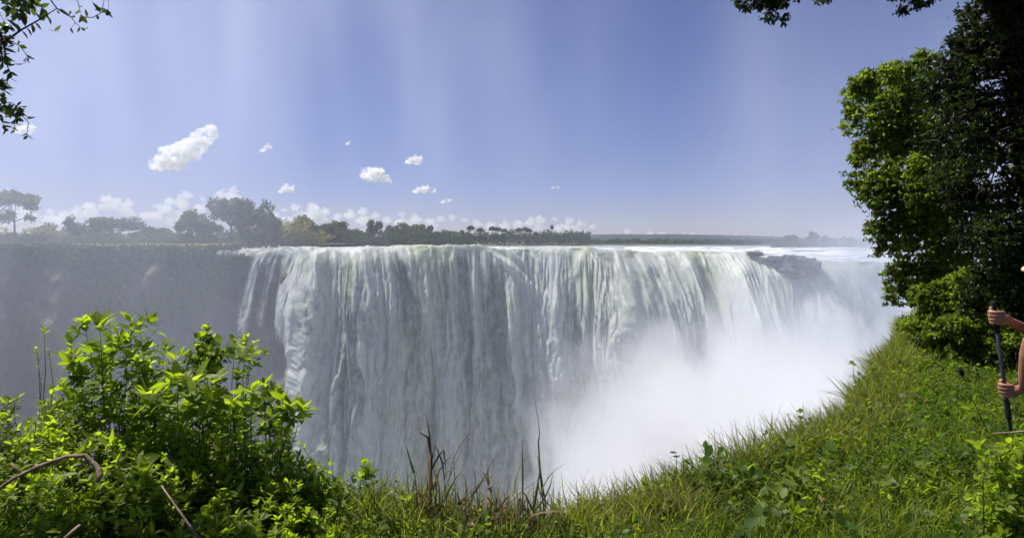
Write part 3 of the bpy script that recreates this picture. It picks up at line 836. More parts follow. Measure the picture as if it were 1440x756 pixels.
def wild(name, seed, n, x0, x1, h0, h1, ls, nl, base, yel, mat=None, ymin=2.6, wid=1.15):
    rs = np.random.RandomState(seed); X, Y = area_points(rs, n * 4, x0, x1, ymin, -.02)
    w = fbm(X / .7, Y / .7, seed=seed) + rs.normal(size=len(X)) * .15; k = np.argsort(-w)[:n * 2]; rs.shuffle(k); X, Y = X[k], Y[k]
    pos = np.stack([X, Y, gz(X, Y)], 1); k = visible(pos, 40); pos = pos[k][:n]; out = ([], [], [], [], [])
    for p in pos:
        h = rs.uniform(h0, h1); l = rs.normal(size=2) * .3 * h; q = Vector(p)
        sprig_leaves(rs, [q, q + Vector((l[0] * .4, l[1] * .4, h * .55)), q + Vector((l[0], l[1], h))], nl, ls * rs.uniform(.6, 1.4), .8, out)
    ps, dr, nr, sz, tn = [np.array(a) for a in out]; n_ = len(ps)
    col = greens(rs, n_, ps[:, 0], ps[:, 1], base, yel, .8)
    tag(scatter(name, LEAF3, ps, dr, nr, sz, col, mat or leaf_a, wid=wid), kind='stuff')

# seeding stalks standing over the brink: thin wires with a nodding spikelet
def seed_stalks():
    rs = np.random.RandomState(420); T = Tubes(); pos = []; dr = []
    for i in range(150):
        x = rs.uniform(.55, 4.2) if i < 115 else rs.uniform(-1, .9); y = float(brink(x)) - rs.uniform(-.05, .4); z = float(gz(x, y)); h = rs.uniform(.16, .40)
        lx = rs.normal() * .1 + .02; ly = rs.normal() * .06
        p = [Vector((x + lx * t ** 1.6, y + ly * t ** 1.6, z + h * t - .05 * t ** 3)) for t in (0, .35, .7, .9, 1)]
        T.add(p, [.0022, .0018, .0014, .0012, .001], 3)
        sgn = 1 if lx > 0 else -1
        for j in range(9):
            t = j / 9; pos.append(p[3] + (p[4] - p[3]) * t * 1.5 + Vector((sgn * .018 * t, 0, -.012 * t * t))); dr.append((sgn * .5 + rs.normal() * .4, rs.normal() * .3, .5 - t))
    o = T.build('seed_stalks', simple_mat('stalk', (.20, .16, .09), .8, .3, 20, 0, .2))
    tag(o, kind='stuff'); n_ = len(pos)
    col = np.array([[.20, .15, .09]]) * rs.uniform(.6, 1.3, (n_, 1))
    scatter('spikelets', LEAF1, np.array([p[:] for p in pos]), np.array(dr), up_dirs(rs, n_), rs.uniform(.012, .022, n_), col, dry_m, parent=o, wid=.8)
seed_stalks()

# ------------------------------------------------------------------ dry grass tufts in the middle
dry_c = simple_mat('dry_stalk', (.24, .18, .11), .85, .45, 20, .2, .15, (.11, .085, .05))
green_c = simple_mat('green_stalk', (.12, .14, .05), .7, .35, 20, .2, .3)
def tuft(px, D, n, h, w, seed, label, lean=.18):
    D += .32
    rs = np.random.RandomState(seed); b = P(px, 740, D); b.z = float(gz(b.x, min(D, brink(b.x)))) - .02
    T = Tubes(); pos = []; dr = []; sz = []
    for i in range(n):
        a = rs.normal() * w; bb = rs.normal() * w * .6; hh = h * rs.uniform(.45, 1.0); l = rs.normal() * lean; l2 = rs.normal() * lean * .5
        p = [b + Vector((a + l * hh * t ** 1.7, bb + l2 * hh * t ** 1.7, hh * t - abs(l) * hh * .3 * t ** 3)) for t in (0, .3, .6, .85, 1)]
        p = [q - b for q in p]
        T.add(p, [.0040, .0036, .003, .002, .001], 4)
        for j in range(rs.randint(1, 4)):
            t = rs.uniform(.2, .85); k = int(t * 4); q = p[min(k, 3)].lerp(p[min(k, 3) + 1], .5)
            pos.append(q[:]); dr.append((rs.normal() * .35, rs.normal() * .35, rs.choice([.9, -.5, .6]))); sz.append(hh * rs.uniform(.25, .5))
    e = empty('grass_tuft', b); st = T.build('stem', dry_c, e)
    n_ = len(pos); col = (np.array([[.17, .125, .07]]) * rs.uniform(.5, 1.5, (n_, 1)))
    gm = rs.rand(n_) < .35; col[gm] = np.array([.10, .13, .04])
    scatter('foliage', BLADE, np.array(pos), np.array(dr), rand_dirs(rs, n_), np.array(sz), col, dry_m, parent=e, wid=.014 / np.array(sz) / .05)
    tag(e, label, 'dry grass', 'dry grass tufts on the brink')
tuft(603, 3.0, 24, .62, .05, 1, 'dry brown grass tuft with the tallest curved stalks, leftmost of the big ones')
tuft(628, 2.95, 10, .38, .05, 2, 'low bent dry tuft just right of the tallest curved stalks')
tuft(676, 2.9, 50, .58, .07, 3, 'thickest brown grass tuft, fanning out in the middle of the brink', .24)
tuft(712, 2.85, 20, .42, .04, 4, 'thin dry tuft between the thickest tuft and the lone upright ones', .12)
tuft(736, 2.85, 26, .50, .035, 5, 'straight dry tuft with a thick dark spike, right of the thickest tuft', .08)
tuft(575, 3.1, 9, .34, .06, 6, 'smallest dry tuft with a drooping stalk, farthest left', .3)
def stalk(pts, rad, D, label, leaves=(), col=None, name='grass_stalk'):
    D += .3; q = [P(x, y, D) for x, y in pts]; b = q[0].copy(); e = empty(name, b)
    T = Tubes(); T.add([p - b for p in q], rad, 5)
    T.build('stem', col or green_c, e)
    for lf in leaves:
        T = Tubes(); T.add([P(x, y, D - .02) - b for x, y in lf], [.006, .007, .005, .001][:len(lf)], 4); T.build('blade', col or green_c, e)
    tag(e, label, 'grass stalk')
stalk([(768, 742), (762, 690), (759, 655), (757, 620), (759, 610), (757, 590), (754, 573), (752, 560)], [.004, .0045, .005, .004, .0026, .0018, .0014, .0006], 2.95,
      'tall green stalk with a hair thin tip, standing alone right of the dry tufts', [[(759, 660), (755, 690), (751, 716)], [(757, 640), (760, 668), (766, 700), (768, 722)]])
stalk([(736, 742), (735, 700), (735, 660), (734, 618)], [.004, .0045, .005, .002], 2.9, 'straight dark brown spike just left of the tall green stalk', (), dry_c)
stalk([(606, 742), (606, 690), (607, 650), (604, 610), (598, 580)], [.005, .0055, .006, .005, .001], 3.05, 'thick dark stalk with a forked top above the left tufts',
      [[(606, 640), (602, 615), (590, 606)], [(606, 650), (612, 625), (622, 650), (627, 690)], [(607, 660), (617, 640), (624, 632), (628, 665)]], dry_c)

# ------------------------------------------------------------------ shrubs on the left
def sprig_leaves(rs, pts, n, size, spread, out):
    """leaves along the upper part of a stem, crowded at the tip; out = lists"""
    pos, dr, nr, sz, tn = out
    P0 = np.array([p[:] for p in pts]); L = len(P0) - 1
    for i in range(n):
        t = max(.02, 1 - (rs.rand() ** 1.6) * spread)
        k = min(int(t * L), L - 1); f = t * L - k
        p = P0[k] * (1 - f) + P0[k + 1] * f
        ax = P0[k + 1] - P0[k]; ax /= np.linalg.norm(ax) + 1e-9
        a = i * 2.4 + rs.normal() * .3
        u = np.cross(ax, [.3, .9, .1]); u /= np.linalg.norm(u) + 1e-9; v = np.cross(ax, u)
        rad = u * math.cos(a) + v * math.sin(a)
        el = .15 + .6 * (t ** 6) + rs.normal() * .2
        d = rad * math.cos(el) + ax * math.sin(el)
        nn = ax * math.cos(el) - rad * math.sin(el) + rs.normal(size=3) * .15
        pos.append(p); dr.append(d); nr.append(nn); sz.append(size * rs.uniform(.7, 1.2) * (1 - .3 * (1 - t))); tn.append(t)

def shrub(label, sprigs, seed, base=(.075, .135, .014), yel=(0.170, 0.250, .025), mat=None, tmpl=None, wid=1.0, name='shrub', cat='shrub', group='leafy shrubs on the near brink', stemr=.0028, twigs=0):
    """sprigs: list of (px, py, D, foot_px, foot_D, nleaves, leafsize, spread)"""
    rs = np.random.RandomState(seed); T = Tubes(); out = ([], [], [], [], [])
    c = P(sprigs[0][3], 740, sprigs[0][4]); c.z = float(gz(c.x, c.y)); e = empty(name, c)
    for (px, py, D, fpx, fD, nl, ls, sp) in sprigs:
        tip = P(px, py, D); ft = P(fpx, 740, fD); ft.z = float(gz(ft.x, min(ft.y, brink(ft.x) - .1)))
        m1 = ft.lerp(tip, .4) + Vector((rs.normal() * .03, rs.normal() * .03, .04)); m2 = ft.lerp(tip, .75) + Vector((rs.normal() * .02, rs.normal() * .02, .02))
        pts = [p - c for p in (ft, m1, m2, tip)]
        T.add(pts, [stemr * 1.4, stemr, stemr * .8, stemr * .4], 5)
        sprig_leaves(rs, pts, nl, ls, sp, out)
        for k in range(twigs):
            t = rs.uniform(.45, .92); q = pts[2].lerp(pts[3], (t - .45) / .55) if t > .6 else pts[1].lerp(pts[2], t)
            a = rs.uniform(0, 6.28); ln = rs.uniform(.04, .10) * (1.3 - .6 * t) * 1.3
            q2 = q + Vector((math.cos(a) * ln, math.sin(a) * ln, ln * .75)); tw_ = [q, q.lerp(q2, .5), q2]
            T.add(tw_, [stemr * .5, stemr * .4, stemr * .25], 4)
            sprig_leaves(rs, tw_, max(5, int(nl * .35)), ls * .9, .8, out)
    T.build('stem', stem_m, e)
    pos, dr, nr, sz, tn = [np.array(a) for a in out]; n_ = len(pos)
    f = np.clip(tn[:, None] ** 3 * .9 + rs.normal(size=(n_, 1)) * .15, 0, 1)
    col = (np.array(base) * (1 - f) + np.array(yel) * f) * rs.uniform(.7, 1.25, (n_, 1))
    scatter('foliage', tmpl or LEAF3, pos, dr, nr, sz, col, mat or leaf_a, parent=e, wid=wid)
    tag(e, label, cat, group)
    return e
wild('wild_plants', 431, 1500, -1.4, 8, .14, .34, .040, 11, (.05, .10, .014), (.14, .21, .03))
wild('wild_plants', 432, 260, .6, 8, .2, .42, .062, 9, (.04, .09, .014), (.12, .18, .03), wid=1.5)
wild('dead_weeds', 433, 120, -.5, 8, .12, .30, .04, 6, (.14, .09, .04), (.26, .20, .10), mat=dry_m)
def H(px):   # top outline of the low shrubs (pixel row) in the photograph's frame
    return np.interp(px, [-80, 0, 30, 60, 90, 130, 200, 260, 300, 350, 400, 440, 470, 500, 540, 600], [545, 560, 556, 545, 535, 535, 530, 550, 560, 572, 592, 612, 640, 668, 688, 712])
rs = np.random.RandomState(77)
def low(px0, px1, n, seed, Dn=2.7, Df=4.0, ls=.05, nl=27):
    r = np.random.RandomState(seed); L = []
    for i in range(n):
        D = r.uniform(Dn, Df); px = r.uniform(px0, px1)
        top = P(px, H(px) + 4, 3.9).z                      # world height of the mass here
        z = top * (1 - .5 * r.rand() ** 1.7) * (.55 + .45 * (D - Dn) / (Df - Dn)) + .03
        x = (px - CX) / F * D
        py = HY - (z - EZ) / D * F
        L.append((px, py, D, px + r.normal() * 22, D + r.normal() * .12, nl, ls * r.uniform(.7, 1.3), .8))
    return L
shrub('low sunlit shrub filling the bottom left corner of the picture', low(-110, 90, 300, 1, ls=.045), 601)
shrub('low green shrub under the tall leafy stems at the left', low(70, 210, 260, 2, ls=.05), 602)
shrub('low green shrub below the dark rounded sprig', low(190, 320, 250, 3, ls=.052), 603)
shrub('low bright shrub at the foot of the slender star leaved stems', low(300, 410, 230, 4, ls=.05), 604, yel=(0.170, 0.250, .025))
shrub('low shrub sloping down beside the dark rock of the gorge', low(395, 480, 170, 5, Dn=2.6, Df=3.7, ls=.042), 605)
shrub('lowest shrub fading into the grass in the bottom middle', low(465, 600, 170, 6, Dn=2.5, Df=3.35, ls=.035, nl=14), 606, yel=(0.136, 0.200, .035))
def tall(L, seed, D, f=14, foot=None):
    r = np.random.RandomState(seed); o = []
    for (px, py, nl, ls, sp) in L: o.append((px, py, D + r.normal() * .12, (foot or px) + (px - (foot or px)) * .3 + r.normal() * 6, D + r.normal() * .1, nl, ls, sp))
    return o
shrub('tall leafy shrub with bright star shaped tips, tallest of all at the left', tall([(118, 452, 22, 0.100, .40), (140, 456, 30, 0.106, .42), (155, 458, 22, 0.094, .45), (100, 478, 26, 0.094, .5), (128, 490, 34, 0.088, .6), (150, 505, 34, 0.088, .7), (92, 500, 24, 0.083, .6), (110, 520, 36, 0.083, .7), (140, 530, 36, 0.083, .7)], 11, 3.75, foot=135), 611, twigs=2, yel=(0.177, 0.260, .025))
shrub('second tall leafy shrub, its tip drooping right toward the gap', tall([(183, 450, 30, 0.100, .35), (196, 455, 16, 0.094, .3), (176, 478, 26, 0.094, .5), (208, 490, 28, 0.088, .5), (232, 488, 24, 0.100, .4), (245, 505, 26, 0.100, .4), (190, 505, 40, 0.088, .7), (215, 525, 40, 0.088, .7), (180, 530, 40, 0.088, .7), (240, 530, 34, 0.088, .6)], 12, 3.8, foot=195), 612, twigs=2)
shrub('dark rounded leafy sprig, glossy below and bright on top, standing alone', tall([(290, 462, 34, 0.050, .28), (283, 470, 34, 0.050, .3), (299, 476, 34, 0.050, .3), (278, 486, 36, 0.050, .32), (305, 494, 32, 0.050, .35), (290, 490, 40, 0.050, .4), (284, 506, 34, 0.050, .4), (276, 514, 26, 0.047, .3), (300, 512, 26, 0.047, .3)], 13, 3.7, foot=293), 613, twigs=6, base=(.03, .07, .012), wid=1.5)
shrub('slender stem topped by a small flat leafy head, right of the rounded sprig', tall([(345, 476, 24, 0.057, .22), (357, 482, 22, 0.057, .2), (331, 478, 16, 0.071, .18), (338, 492, 18, 0.053, .2), (352, 494, 16, 0.053, .25), (334, 520, 16, 0.059, .3)], 14, 3.7, foot=326), 614, twigs=3, wid=1.3)
shrub('bright shrub with large upright leaves in the middle of the left thicket', tall([(236, 560, 12, 0.142, .3), (250, 535, 22, 0.118, .35), (275, 535, 22, 0.118, .35), (300, 538, 26, 0.118, .35), (325, 565, 24, 0.106, .5), (262, 570, 24, 0.100, .5), (205, 560, 14, 0.165, .25), (355, 548, 20, 0.088, .4), (345, 570, 24, 0.094, .5), (310, 590, 26, 0.094, .6)], 15, 3.35), 615, twigs=2, yel=(0.177, 0.260, .03), base=(.09, .16, .016))
shrub('shrub with pointed star leaves at the right end of the left thicket', tall([(372, 540, 20, 0.088, .35), (384, 548, 18, 0.083, .35), (405, 572, 22, 0.100, .2), (425, 575, 14, 0.100, .16), (396, 590, 14, 0.071, .3), (365, 565, 22, 0.083, .5), (380, 585, 22, 0.071, .5)], 16, 3.5, foot=392), 616, twigs=2, yel=(0.170, 0.250, .025))
shrub('pair of thin upright shoots with tiny leaf whorls near the left edge', tall([(62, 462, 14, 0.041, .12), (69, 492, 14, 0.035, .25), (51, 490, 12, 0.035, .12), (54, 510, 10, 0.033, .3)], 17, 3.9, foot=66), 617)
shrub('small bright sprig poking up between the left thicket and the dry grass', tall([(513, 652, 12, 0.065, .3), (520, 665, 14, 0.059, .4), (508, 668, 10, 0.053, .4)], 18, 3.15, foot=520), 618, yel=(0.170, 0.250, .025))
shrub('thin weed with three round leaves above the sloping grass at the right', tall([(1217, 560, 4, 0.059, .12), (1212, 576, 3, 0.053, .1), (1226, 585, 3, 0.047, .15)], 19, 5.35, foot=1232), 619, wid=1.8, base=(.05, .09, .02), yel=(.09, .13, .03), name='weed', cat='weed', group=None)
shrub('wilted shrub with reddish brown leaves under the dark tree at the brink', tall([(1290 + dx, 468 + dy, 22, .05, .8) for dx, dy in ((0, 0), (6, 6), (-4, 14), (10, 14), (2, 24), (12, 28), (-6, 30), (6, 38))], 20, 9.6, foot=1298), 620, base=(.11, .065, .03), yel=(.16, .10, .04), mat=dry_m, group=None, stemr=.006)
shrub('dark bushy clump on the brink left of the reddish shrub', tall([(1256 + dx, 502 + dy, 24, .055, .8) for dx, dy in ((0, 8), (10, 0), (-6, 20), (14, 12), (6, 26), (-10, 32), (20, 26), (28, 4))], 21, 7.9, foot=1268), 621, base=(.035, .06, .02), yel=(.09, .10, .03), group=None, stemr=.006)

shrub('leafy weeds hiding the lower end of the walking pole at the right edge', [(px, py, D, px, D, 34, .055, 1.3) for px, py, D in [(1398 + (i * 37) % 90, 622 + (i * 53) % 140, 2.7 + (i % 5) * .1) for i in range(84)]], 640, twigs=3, name='weed', cat='weed', group=None)
# dead wood
def dead(pts, rad, D, label, side=()):
    q = [P(x, y, D + dz) for x, y, dz in pts]; b = q[0].copy(); T = Tubes()
    T.add([p - b for p in q], rad, 7)
    for s_ in side: T.add([P(x, y, D + dz) - b for x, y, dz in s_], [rad[-1], rad[-1] * .7, .001][:len(s_)], 5)
    o = T.build('dead_branch', twig_m); o.location = b
    tag(o, label, 'dead branch')
dead([(-20, 700, .1), (20, 672, 0), (55, 655, -.05), (95, 641, -.05), (120, 640, -.05), (136, 655, -.05), (141, 668, -.08), (137, 678, -.1)], [.008, .008, .009, .009, .009, .011, .013, .006], 2.72, 'brown bent dead branch with a knobbly hooked end in the lower left thicket', [[(30, 668, 0), (15, 650, 0)], [(128, 646, -.05), (110, 655, -.05)]])
dead([(227, 682, 0), (245, 708, -.05), (262, 732, -.1), (280, 758, -.12)], [.003, .004, .005, .006], 2.6, 'thin straight pale stick slanting down in the lower left thicket')
dead([(112, 738, 0), (100, 748, -.05), (86, 762, -.1)], [.006, .007, .008], 2.5, 'short pale twig at the bottom edge of the left thicket')
dead([(1396, 609, 0), (1418, 608, 0), (1445, 606, 0), (1480, 604, 0)], [.003, .0045, .006, .006], 3.0, 'thin tan stick lying level at the right edge below the lower hand')
# ------------------------------------------------------------------ big leafy trees at the right
def leaf_cloud(rs, cl, n, shell=(.35, 1.08)):
    cl = np.array(cl, float); w = cl[:, 3] ** 2.0
    idx = rs.choice(len(cl), n, p=w / w.sum()); d = rand_dirs(rs, n)
    # leaves hang on small twigs: gather them into little sprays
    r = cl[idx, 3:4] * rs.uniform(shell[0], shell[1], (n, 1)) ** .7
    pos = cl[idx, :3] + d * r
    g = .12; q = np.floor(pos / g); jit = np.stack([_hash(q[:, 0].astype(np.int64), q[:, 1].astype(np.int64), q[:, 2].astype(np.int64), 900 + i) for i in range(3)], 1)
    cen = (q + .5 + .5 * jit) * g
    pos = pos * .55 + cen * .45
    return pos, idx
def big_tree(label, clumps, trunk, limbs, n, size, seed, base, yel, mat, subclumps=7, bark_m=bark, tmpl=LEAF1, wid=1.15, holes=.36):
    rs = np.random.RandomState(seed)
    b = Vector(trunk[0][0]); e = empty('tree', b); cl = []
    for (px, py, D, r) in clumps:
        c = P(px, py, D); rw = r / F * D
        cl.append((*c, rw * .72))
        for j in range(subclumps):
            dd = rs.normal(size=3); dd /= np.linalg.norm(dd); k = rs.uniform(.55, .95)
            cl.append((c.x + dd[0] * rw * k, c.y + dd[1] * rw * k, c.z + dd[2] * rw * k, rw * rs.uniform(.24, .46)))
    pos, idx = leaf_cloud(rs, cl, n)
    keep = fbm(pos[:, 0] * 2.6, pos[:, 1] * 2.6, pos[:, 2] * 2.6, o=3, seed=seed) > -holes + .0
    pos = pos[keep] - np.array(b[:]); m = len(pos); idx = idx[keep]
    f = np.clip(.45 + .35 * rs.normal(size=len(cl))[idx] + .25 * rs.normal(size=m), 0, 1)[:, None]
    col = (np.array(base) * (1 - f) + np.array(yel) * f) * rs.uniform(.7, 1.3, (m, 1))
    d = rand_dirs(rs, m); d[:, 2] -= .25
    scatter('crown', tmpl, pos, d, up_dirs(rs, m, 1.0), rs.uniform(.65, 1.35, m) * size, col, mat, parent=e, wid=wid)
    T = Tubes(); T.add([Vector(p) - b for p, r in trunk], [r for p, r in trunk], 10)
    ctr = [Vector(p) for p, r in trunk]
    for (px, py, D, r) in clumps:
        c = P(px, py, D); s0 = min(ctr[1:], key=lambda q: (q - c).length)
        mid = s0.lerp(c, .5) + Vector((rs.normal() * .1, rs.normal() * .1, .12))
        T.add([s0 - b, mid - b, c - b], [.045, .03, .012], 6)
        for j in range(4):
            dd = Vector(rs.normal(size=3)).normalized() * r / F * D * .9
            T.add([c - b, c + dd * .5 + Vector((0, 0, .03)) - b, c + dd - b], [.012, .008, .003], 4)
    T.build('trunk', bark_m, e)
    tag(e, label, 'tree')
    return e
def W3(px, py, D): return tuple(P(px, py, D))
A = [(1203, 122, 9.1, 15), (1198, 152, 9.0, 17), (1216, 108, 9.2, 14), (1262, 98, 9.4, 18), (1209, 205, 8.9, 16), (1204, 228, 8.8, 11), (1222, 268, 8.7, 16), (1228, 322, 8.7, 15), (1238, 352, 8.7, 16), (1256, 385, 8.8, 18), (1268, 415, 8.9, 20), (1300, 88, 9.6, 24), (1215, 130, 9.2, 26), (1248, 118, 9.3, 30), (1225, 165, 9.0, 38), (1280, 130, 9.6, 38), (1235, 205, 9.0, 36), (1285, 185, 9.2, 50), (1235, 245, 8.8, 34), (1270, 255, 8.6, 48), (1250, 295, 8.7, 36),
     (1300, 280, 8.6, 56), (1262, 335, 8.7, 38), (1310, 345, 8.7, 56), (1290, 390, 8.9, 42), (1335, 400, 8.9, 52), (1318, 440, 9.3, 40), (1365, 440, 9.3, 48), (1340, 210, 9.3, 60), (1350, 300, 9.2, 64), (1395, 380, 9.2, 60), (1420, 430, 9.6, 55), (1325, 130, 9.8, 45)]
big_tree('bushy sunlit green tree hanging out over the gorge, left of the darkest tree', A, [((6.9, 9.9, -.1), .16), ((6.8, 9.7, 1.2), .13), ((6.4, 9.5, 2.4), .10), ((6.2, 9.4, 3.2), .06)], None, 125000, .056, 701, (.045, .08, .014), (.12, .18, .028), leaf_a)
C_ = [(1298, 460, 7.95, 24), (1323, 474, 7.75, 28), (1353, 482, 7.55, 30), (1333, 442, 7.85, 32), (1368, 457, 7.45, 34), (1398, 482, 7.25, 34), (1428, 492, 7.05, 36), (1383, 432, 7.65, 30), (1308, 422, 7.95, 28), (1348, 407, 7.85, 30), (1468, 482, 7.05, 40)]
e_ = big_tree('bright green bush filling the foot of the big tree where it meets the grass bank', C_, [((5.5, 7.9, -.1), .05), ((5.45, 7.8, .3), .04), ((5.4, 7.7, .5), .03)], None, 42000, .055, 703, (.06, .10, .016), (.13, .20, .03), leaf_a, subclumps=6)
e_.name = 'bush'; e_['category'] = 'bush'
B_ = [(1352, 70, 6.8, 26), (1330, 98, 7.0, 26), (1312, 122, 7.2, 26), (1395, 20, 6.6, 50), (1362, 75, 6.6, 34), (1330, 112, 6.8, 30), (1400, 110, 6.5, 60), (1370, 165, 6.6, 50), (1345, 150, 6.9, 36), (1330, 200, 7.2, 40), (1350, 250, 7.2, 40), (1430, 60, 6.4, 60), (1440, 180, 6.4, 70), (1400, 235, 6.5, 62), (1450, 290, 6.4, 70), (1400, 310, 6.7, 55),
      (1440, 360, 6.6, 55), (1500, 100, 6.3, 90), (1520, 250, 6.3, 90), (1500, -40, 6.3, 90), (1420, -50, 6.3, 60), (1560, 0, 6.2, 100), (1500, 370, 6.5, 70), (1600, 130, 6.2, 110), (1640, 300, 6.3, 100), (1385, 400, 7.2, 40), (1440, 415, 7.0, 45),
      # drooping ends of a limb that crosses above the picture
      (1085, 8, 6.0, 27), (1068, -10, 6.0, 32), (1110, -20, 6.0, 28), (1165, -22, 6.0, 22), (1285, 0, 6.0, 28), (1268, -30, 6.0, 30), (1225, -34, 6.0, 28), (1320, -40, 6.1, 30), (1370, -40, 6.2, 40)]
big_tree('very dark dense tree at the right edge, reaching over the top of the picture', B_, [((6.3, 7.2, -.1), .22), ((6.2, 7.1, 1.4), .18), ((5.9, 6.9, 2.8), .15), ((5.5, 6.7, 4.0), .11), ((4.6, 6.3, 4.75), .07), ((3.4, 6.0, 4.6), .045)], None, 120000, .05, 702, (.010, .020, .006), (.035, .05, .012), leaf_d, subclumps=6, holes=.34)  # near-black leaf tones: the shade on this crown is put into the colour

# ------------------------------------------------------------------ leafy branch top left, from a tree whose trunk is out of frame
def left_tree():
    rs = np.random.RandomState(720); D = 3.4
    b = Vector((-4.3, 3.3, -.1)); e = empty('tree', b); T = Tubes(); out = ([], [], [], [], [])
    T.add([b - b, Vector((-4.2, 3.35, 1.5)) - b, Vector((-3.9, 3.4, 2.6)) - b, Vector((-3.4, 3.4, 3.4)) - b, Vector((-2.9, 3.4, 3.6)) - b], [.12, .10, .075, .05, .03], 9)
    def tw(pts, r0, nl, ls, sp=1.0, dd=0.0):
        q = [P(x, y, D + dd) - b for x, y in pts]; T.add(q, list(np.linspace(r0, r0 * .35, len(q))), 5)
        for k in range(len(q) - 1) if sp >= 1 else [len(q) - 2]:
            sprig_leaves(rs, [q[k], q[k].lerp(q[k + 1], .5), q[k + 1]], nl, ls, 1.0, out)
    tw([(-60, -60), (-20, 0), (0, 45), (5, 60), (8, 78)], .012, 7, .07)
    tw([(5, 60), (30, 42), (55, 28), (80, 12)], .007, 5, .07, 1)
    tw([(8, 58), (28, 64), (40, 82), (32, 90)], .003, 4, .05, 1, .05)
    tw([(60, -15), (80, 12), (100, 24), (106, 32), (100, 40)], .004, 1, .055, 1)
    tw([(106, 32), (112, 38), (118, 42)], .002, 3, .045, .5)
    tw([(95, -15), (110, 4), (114, 22)], .003, 4, .055, .5)
    tw([(114, 24), (130, 25), (143, 18), (146, 2), (150, -20)], .003, 2, .06, 1)
    tw([(146, -10), (153, 4), (152, 16)], .002, 5, .05, .5)
    tw([(70, 42), (85, 46)], .0015, 1, .05, .5)
    for k in range(26):
        x = rs.uniform(-30, 62); y = rs.uniform(-30, 42 - .25 * max(0, x)); tw([(-40, -40), (x * .5 - 10, y * .6 - 10), (x, y)], .003, 9, .062, .5, rs.normal() * .15)
    tw([(-30, 60), (-5, 80), (10, 92), (15, 104), (8, 120)], .005, 5, .055)
    tw([(-30, 100), (-2, 112), (8, 122), (4, 136)], .004, 6, .055)
    for k in range(9):
        x = rs.uniform(-30, 14); y = rs.uniform(60, 140); tw([(-40, y - 30), (x - 12, y - 8), (x, y)], .003, 7, .05, .5, rs.normal() * .1)
    tw([(-40, 150), (-8, 148), (10, 152), (25, 156), (38, 164)], .005, 7, .055)
    tw([(10, 152), (22, 165), (20, 186)], .003, 5, .05, .5); tw([(25, 156), (40, 172), (38, 190)], .003, 5, .05, .5); tw([(-10, 160), (2, 170), (8, 180)], .003, 6, .05, .5)
    for k in range(9):
        x = rs.uniform(-20, 36); y = rs.uniform(146, 172); tw([(-30, 150), (x - 12, y - 6), (x, y)], .003, 6, .045, .5, rs.normal() * .1)
    for x, y in ((-60, -60), (-30, 60), (-30, 100), (-40, 150), (-40, -40), (60, -15), (95, -15), (-40, 40), (-40, 90), (150, -20)):
        q = P(x, y, D) - b; s0 = Vector((-3.95, 3.4, max(2.0, min(3.3, q.z + b.z - .15)))) - b; T.add([s0, s0.lerp(q, .5) + Vector((0, 0, .08)), q], [.022, .014, .006], 6)
    T.build('trunk', bark, e)
    pos, dr, nr, sz, tn = [np.array(a) for a in out]; n_ = len(pos); dr[:, 2] -= .5
    f = rs.rand(n_, 1) ** 2; col = (np.array((.025, .05, .012)) * (1 - f) + np.array((.09, .14, .02)) * f) * rs.uniform(.7, 1.3, (n_, 1))
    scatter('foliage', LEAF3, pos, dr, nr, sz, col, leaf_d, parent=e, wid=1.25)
    tag(e, 'leafy branches hanging in at the top left corner from a tree beside the viewer', 'tree')
left_tree()

# wooden stake and small unidentified black object in the grass at the right
def stake():
    b = P(1393, 520, 8.0); b.z = -.05; T = Tubes(); top = P(1392, 452, 8.0).z
    T.add([(0, 0, 0), (.01, 0, .25), (-.005, 0, top - .1), (0, 0, top + .05)], [.055, .05, .048, .04], 9)
    o = T.build('wooden_post', simple_mat('weathered_wood', (.16, .13, .09), .9, .4, 12, .6, .15)); o.location = b
    tag(o, 'short weathered wooden post in the grass behind the walking pole', 'post')
stake()
def small_black_object():
    V, Fc = ico(3); V = V * np.array([.017, .015, .036]) * (1 + .2 * fbm(V[:, 0] * 3, V[:, 1] * 3, V[:, 2] * 3, seed=9))[:, None]  # unidentified dark spot, built as a black lump on an added stem
    o = link('black_object', mesh_np('black_object', V, [Fc], simple_mat('dull_black', (.012, .010, .010), .6, .3, 20, .2, .3), True)); o.location = P(1352, 523, 4.6); o.rotation_euler = (0, R(-22), 0)
    tag(o, 'small black object showing dark among the sunlit grass on the right slope', 'seed pod')
    T = Tubes(); T.add([(0, 0, -.02), (.01, .01, -.3), (.02, .0, -.62)], [.003, .003, .004], 5); T.build('stem', stem_m, o)
small_black_object()
# ------------------------------------------------------------------ person at the right edge, holding a pole
skin, nt, out = new_mat('skin'); n = N(nt)
pr = n.node('ShaderNodeBsdfPrincipled')
n.put(pr.inputs['Base Color'], n.mixc(n.ramp(n.noise(n.obj(), 30, 4, .6), .3, .7), (.26, .115, .065, 1), (.38, .18, .10, 1)))
pr.inputs['Roughness'].default_value = .5; pr.inputs['Subsurface Weight'].default_value = .08; pr.inputs['Subsurface Radius'].default_value = (.01, .004, .002)
b = n.node('ShaderNodeBump'); b.inputs['Strength'].default_value = .35; b.inputs['Distance'].default_value = .002
n.put(b.inputs['Height'], n.noise(n.obj(), 160, 5, .65)); nt.links.new(b.outputs[0], pr.inputs['Normal'])
n.out(out, pr.outputs[0])
def cloth(name, c): return simple_mat(name, c, .9, .2, 60, .3, .1)
def fuse(T, name, mat, parent, vox, it=6):
    o = T.build(name, mat, parent)
    m = o.modifiers.new('fuse', 'REMESH'); m.mode = 'VOXEL'; m.voxel_size = vox; m.use_smooth_shade = True
    s = o.modifiers.new('smooth', 'CORRECTIVE_SMOOTH') if False else o.modifiers.new('smooth', 'SMOOTH'); s.factor = .5; s.iterations = it
    return o
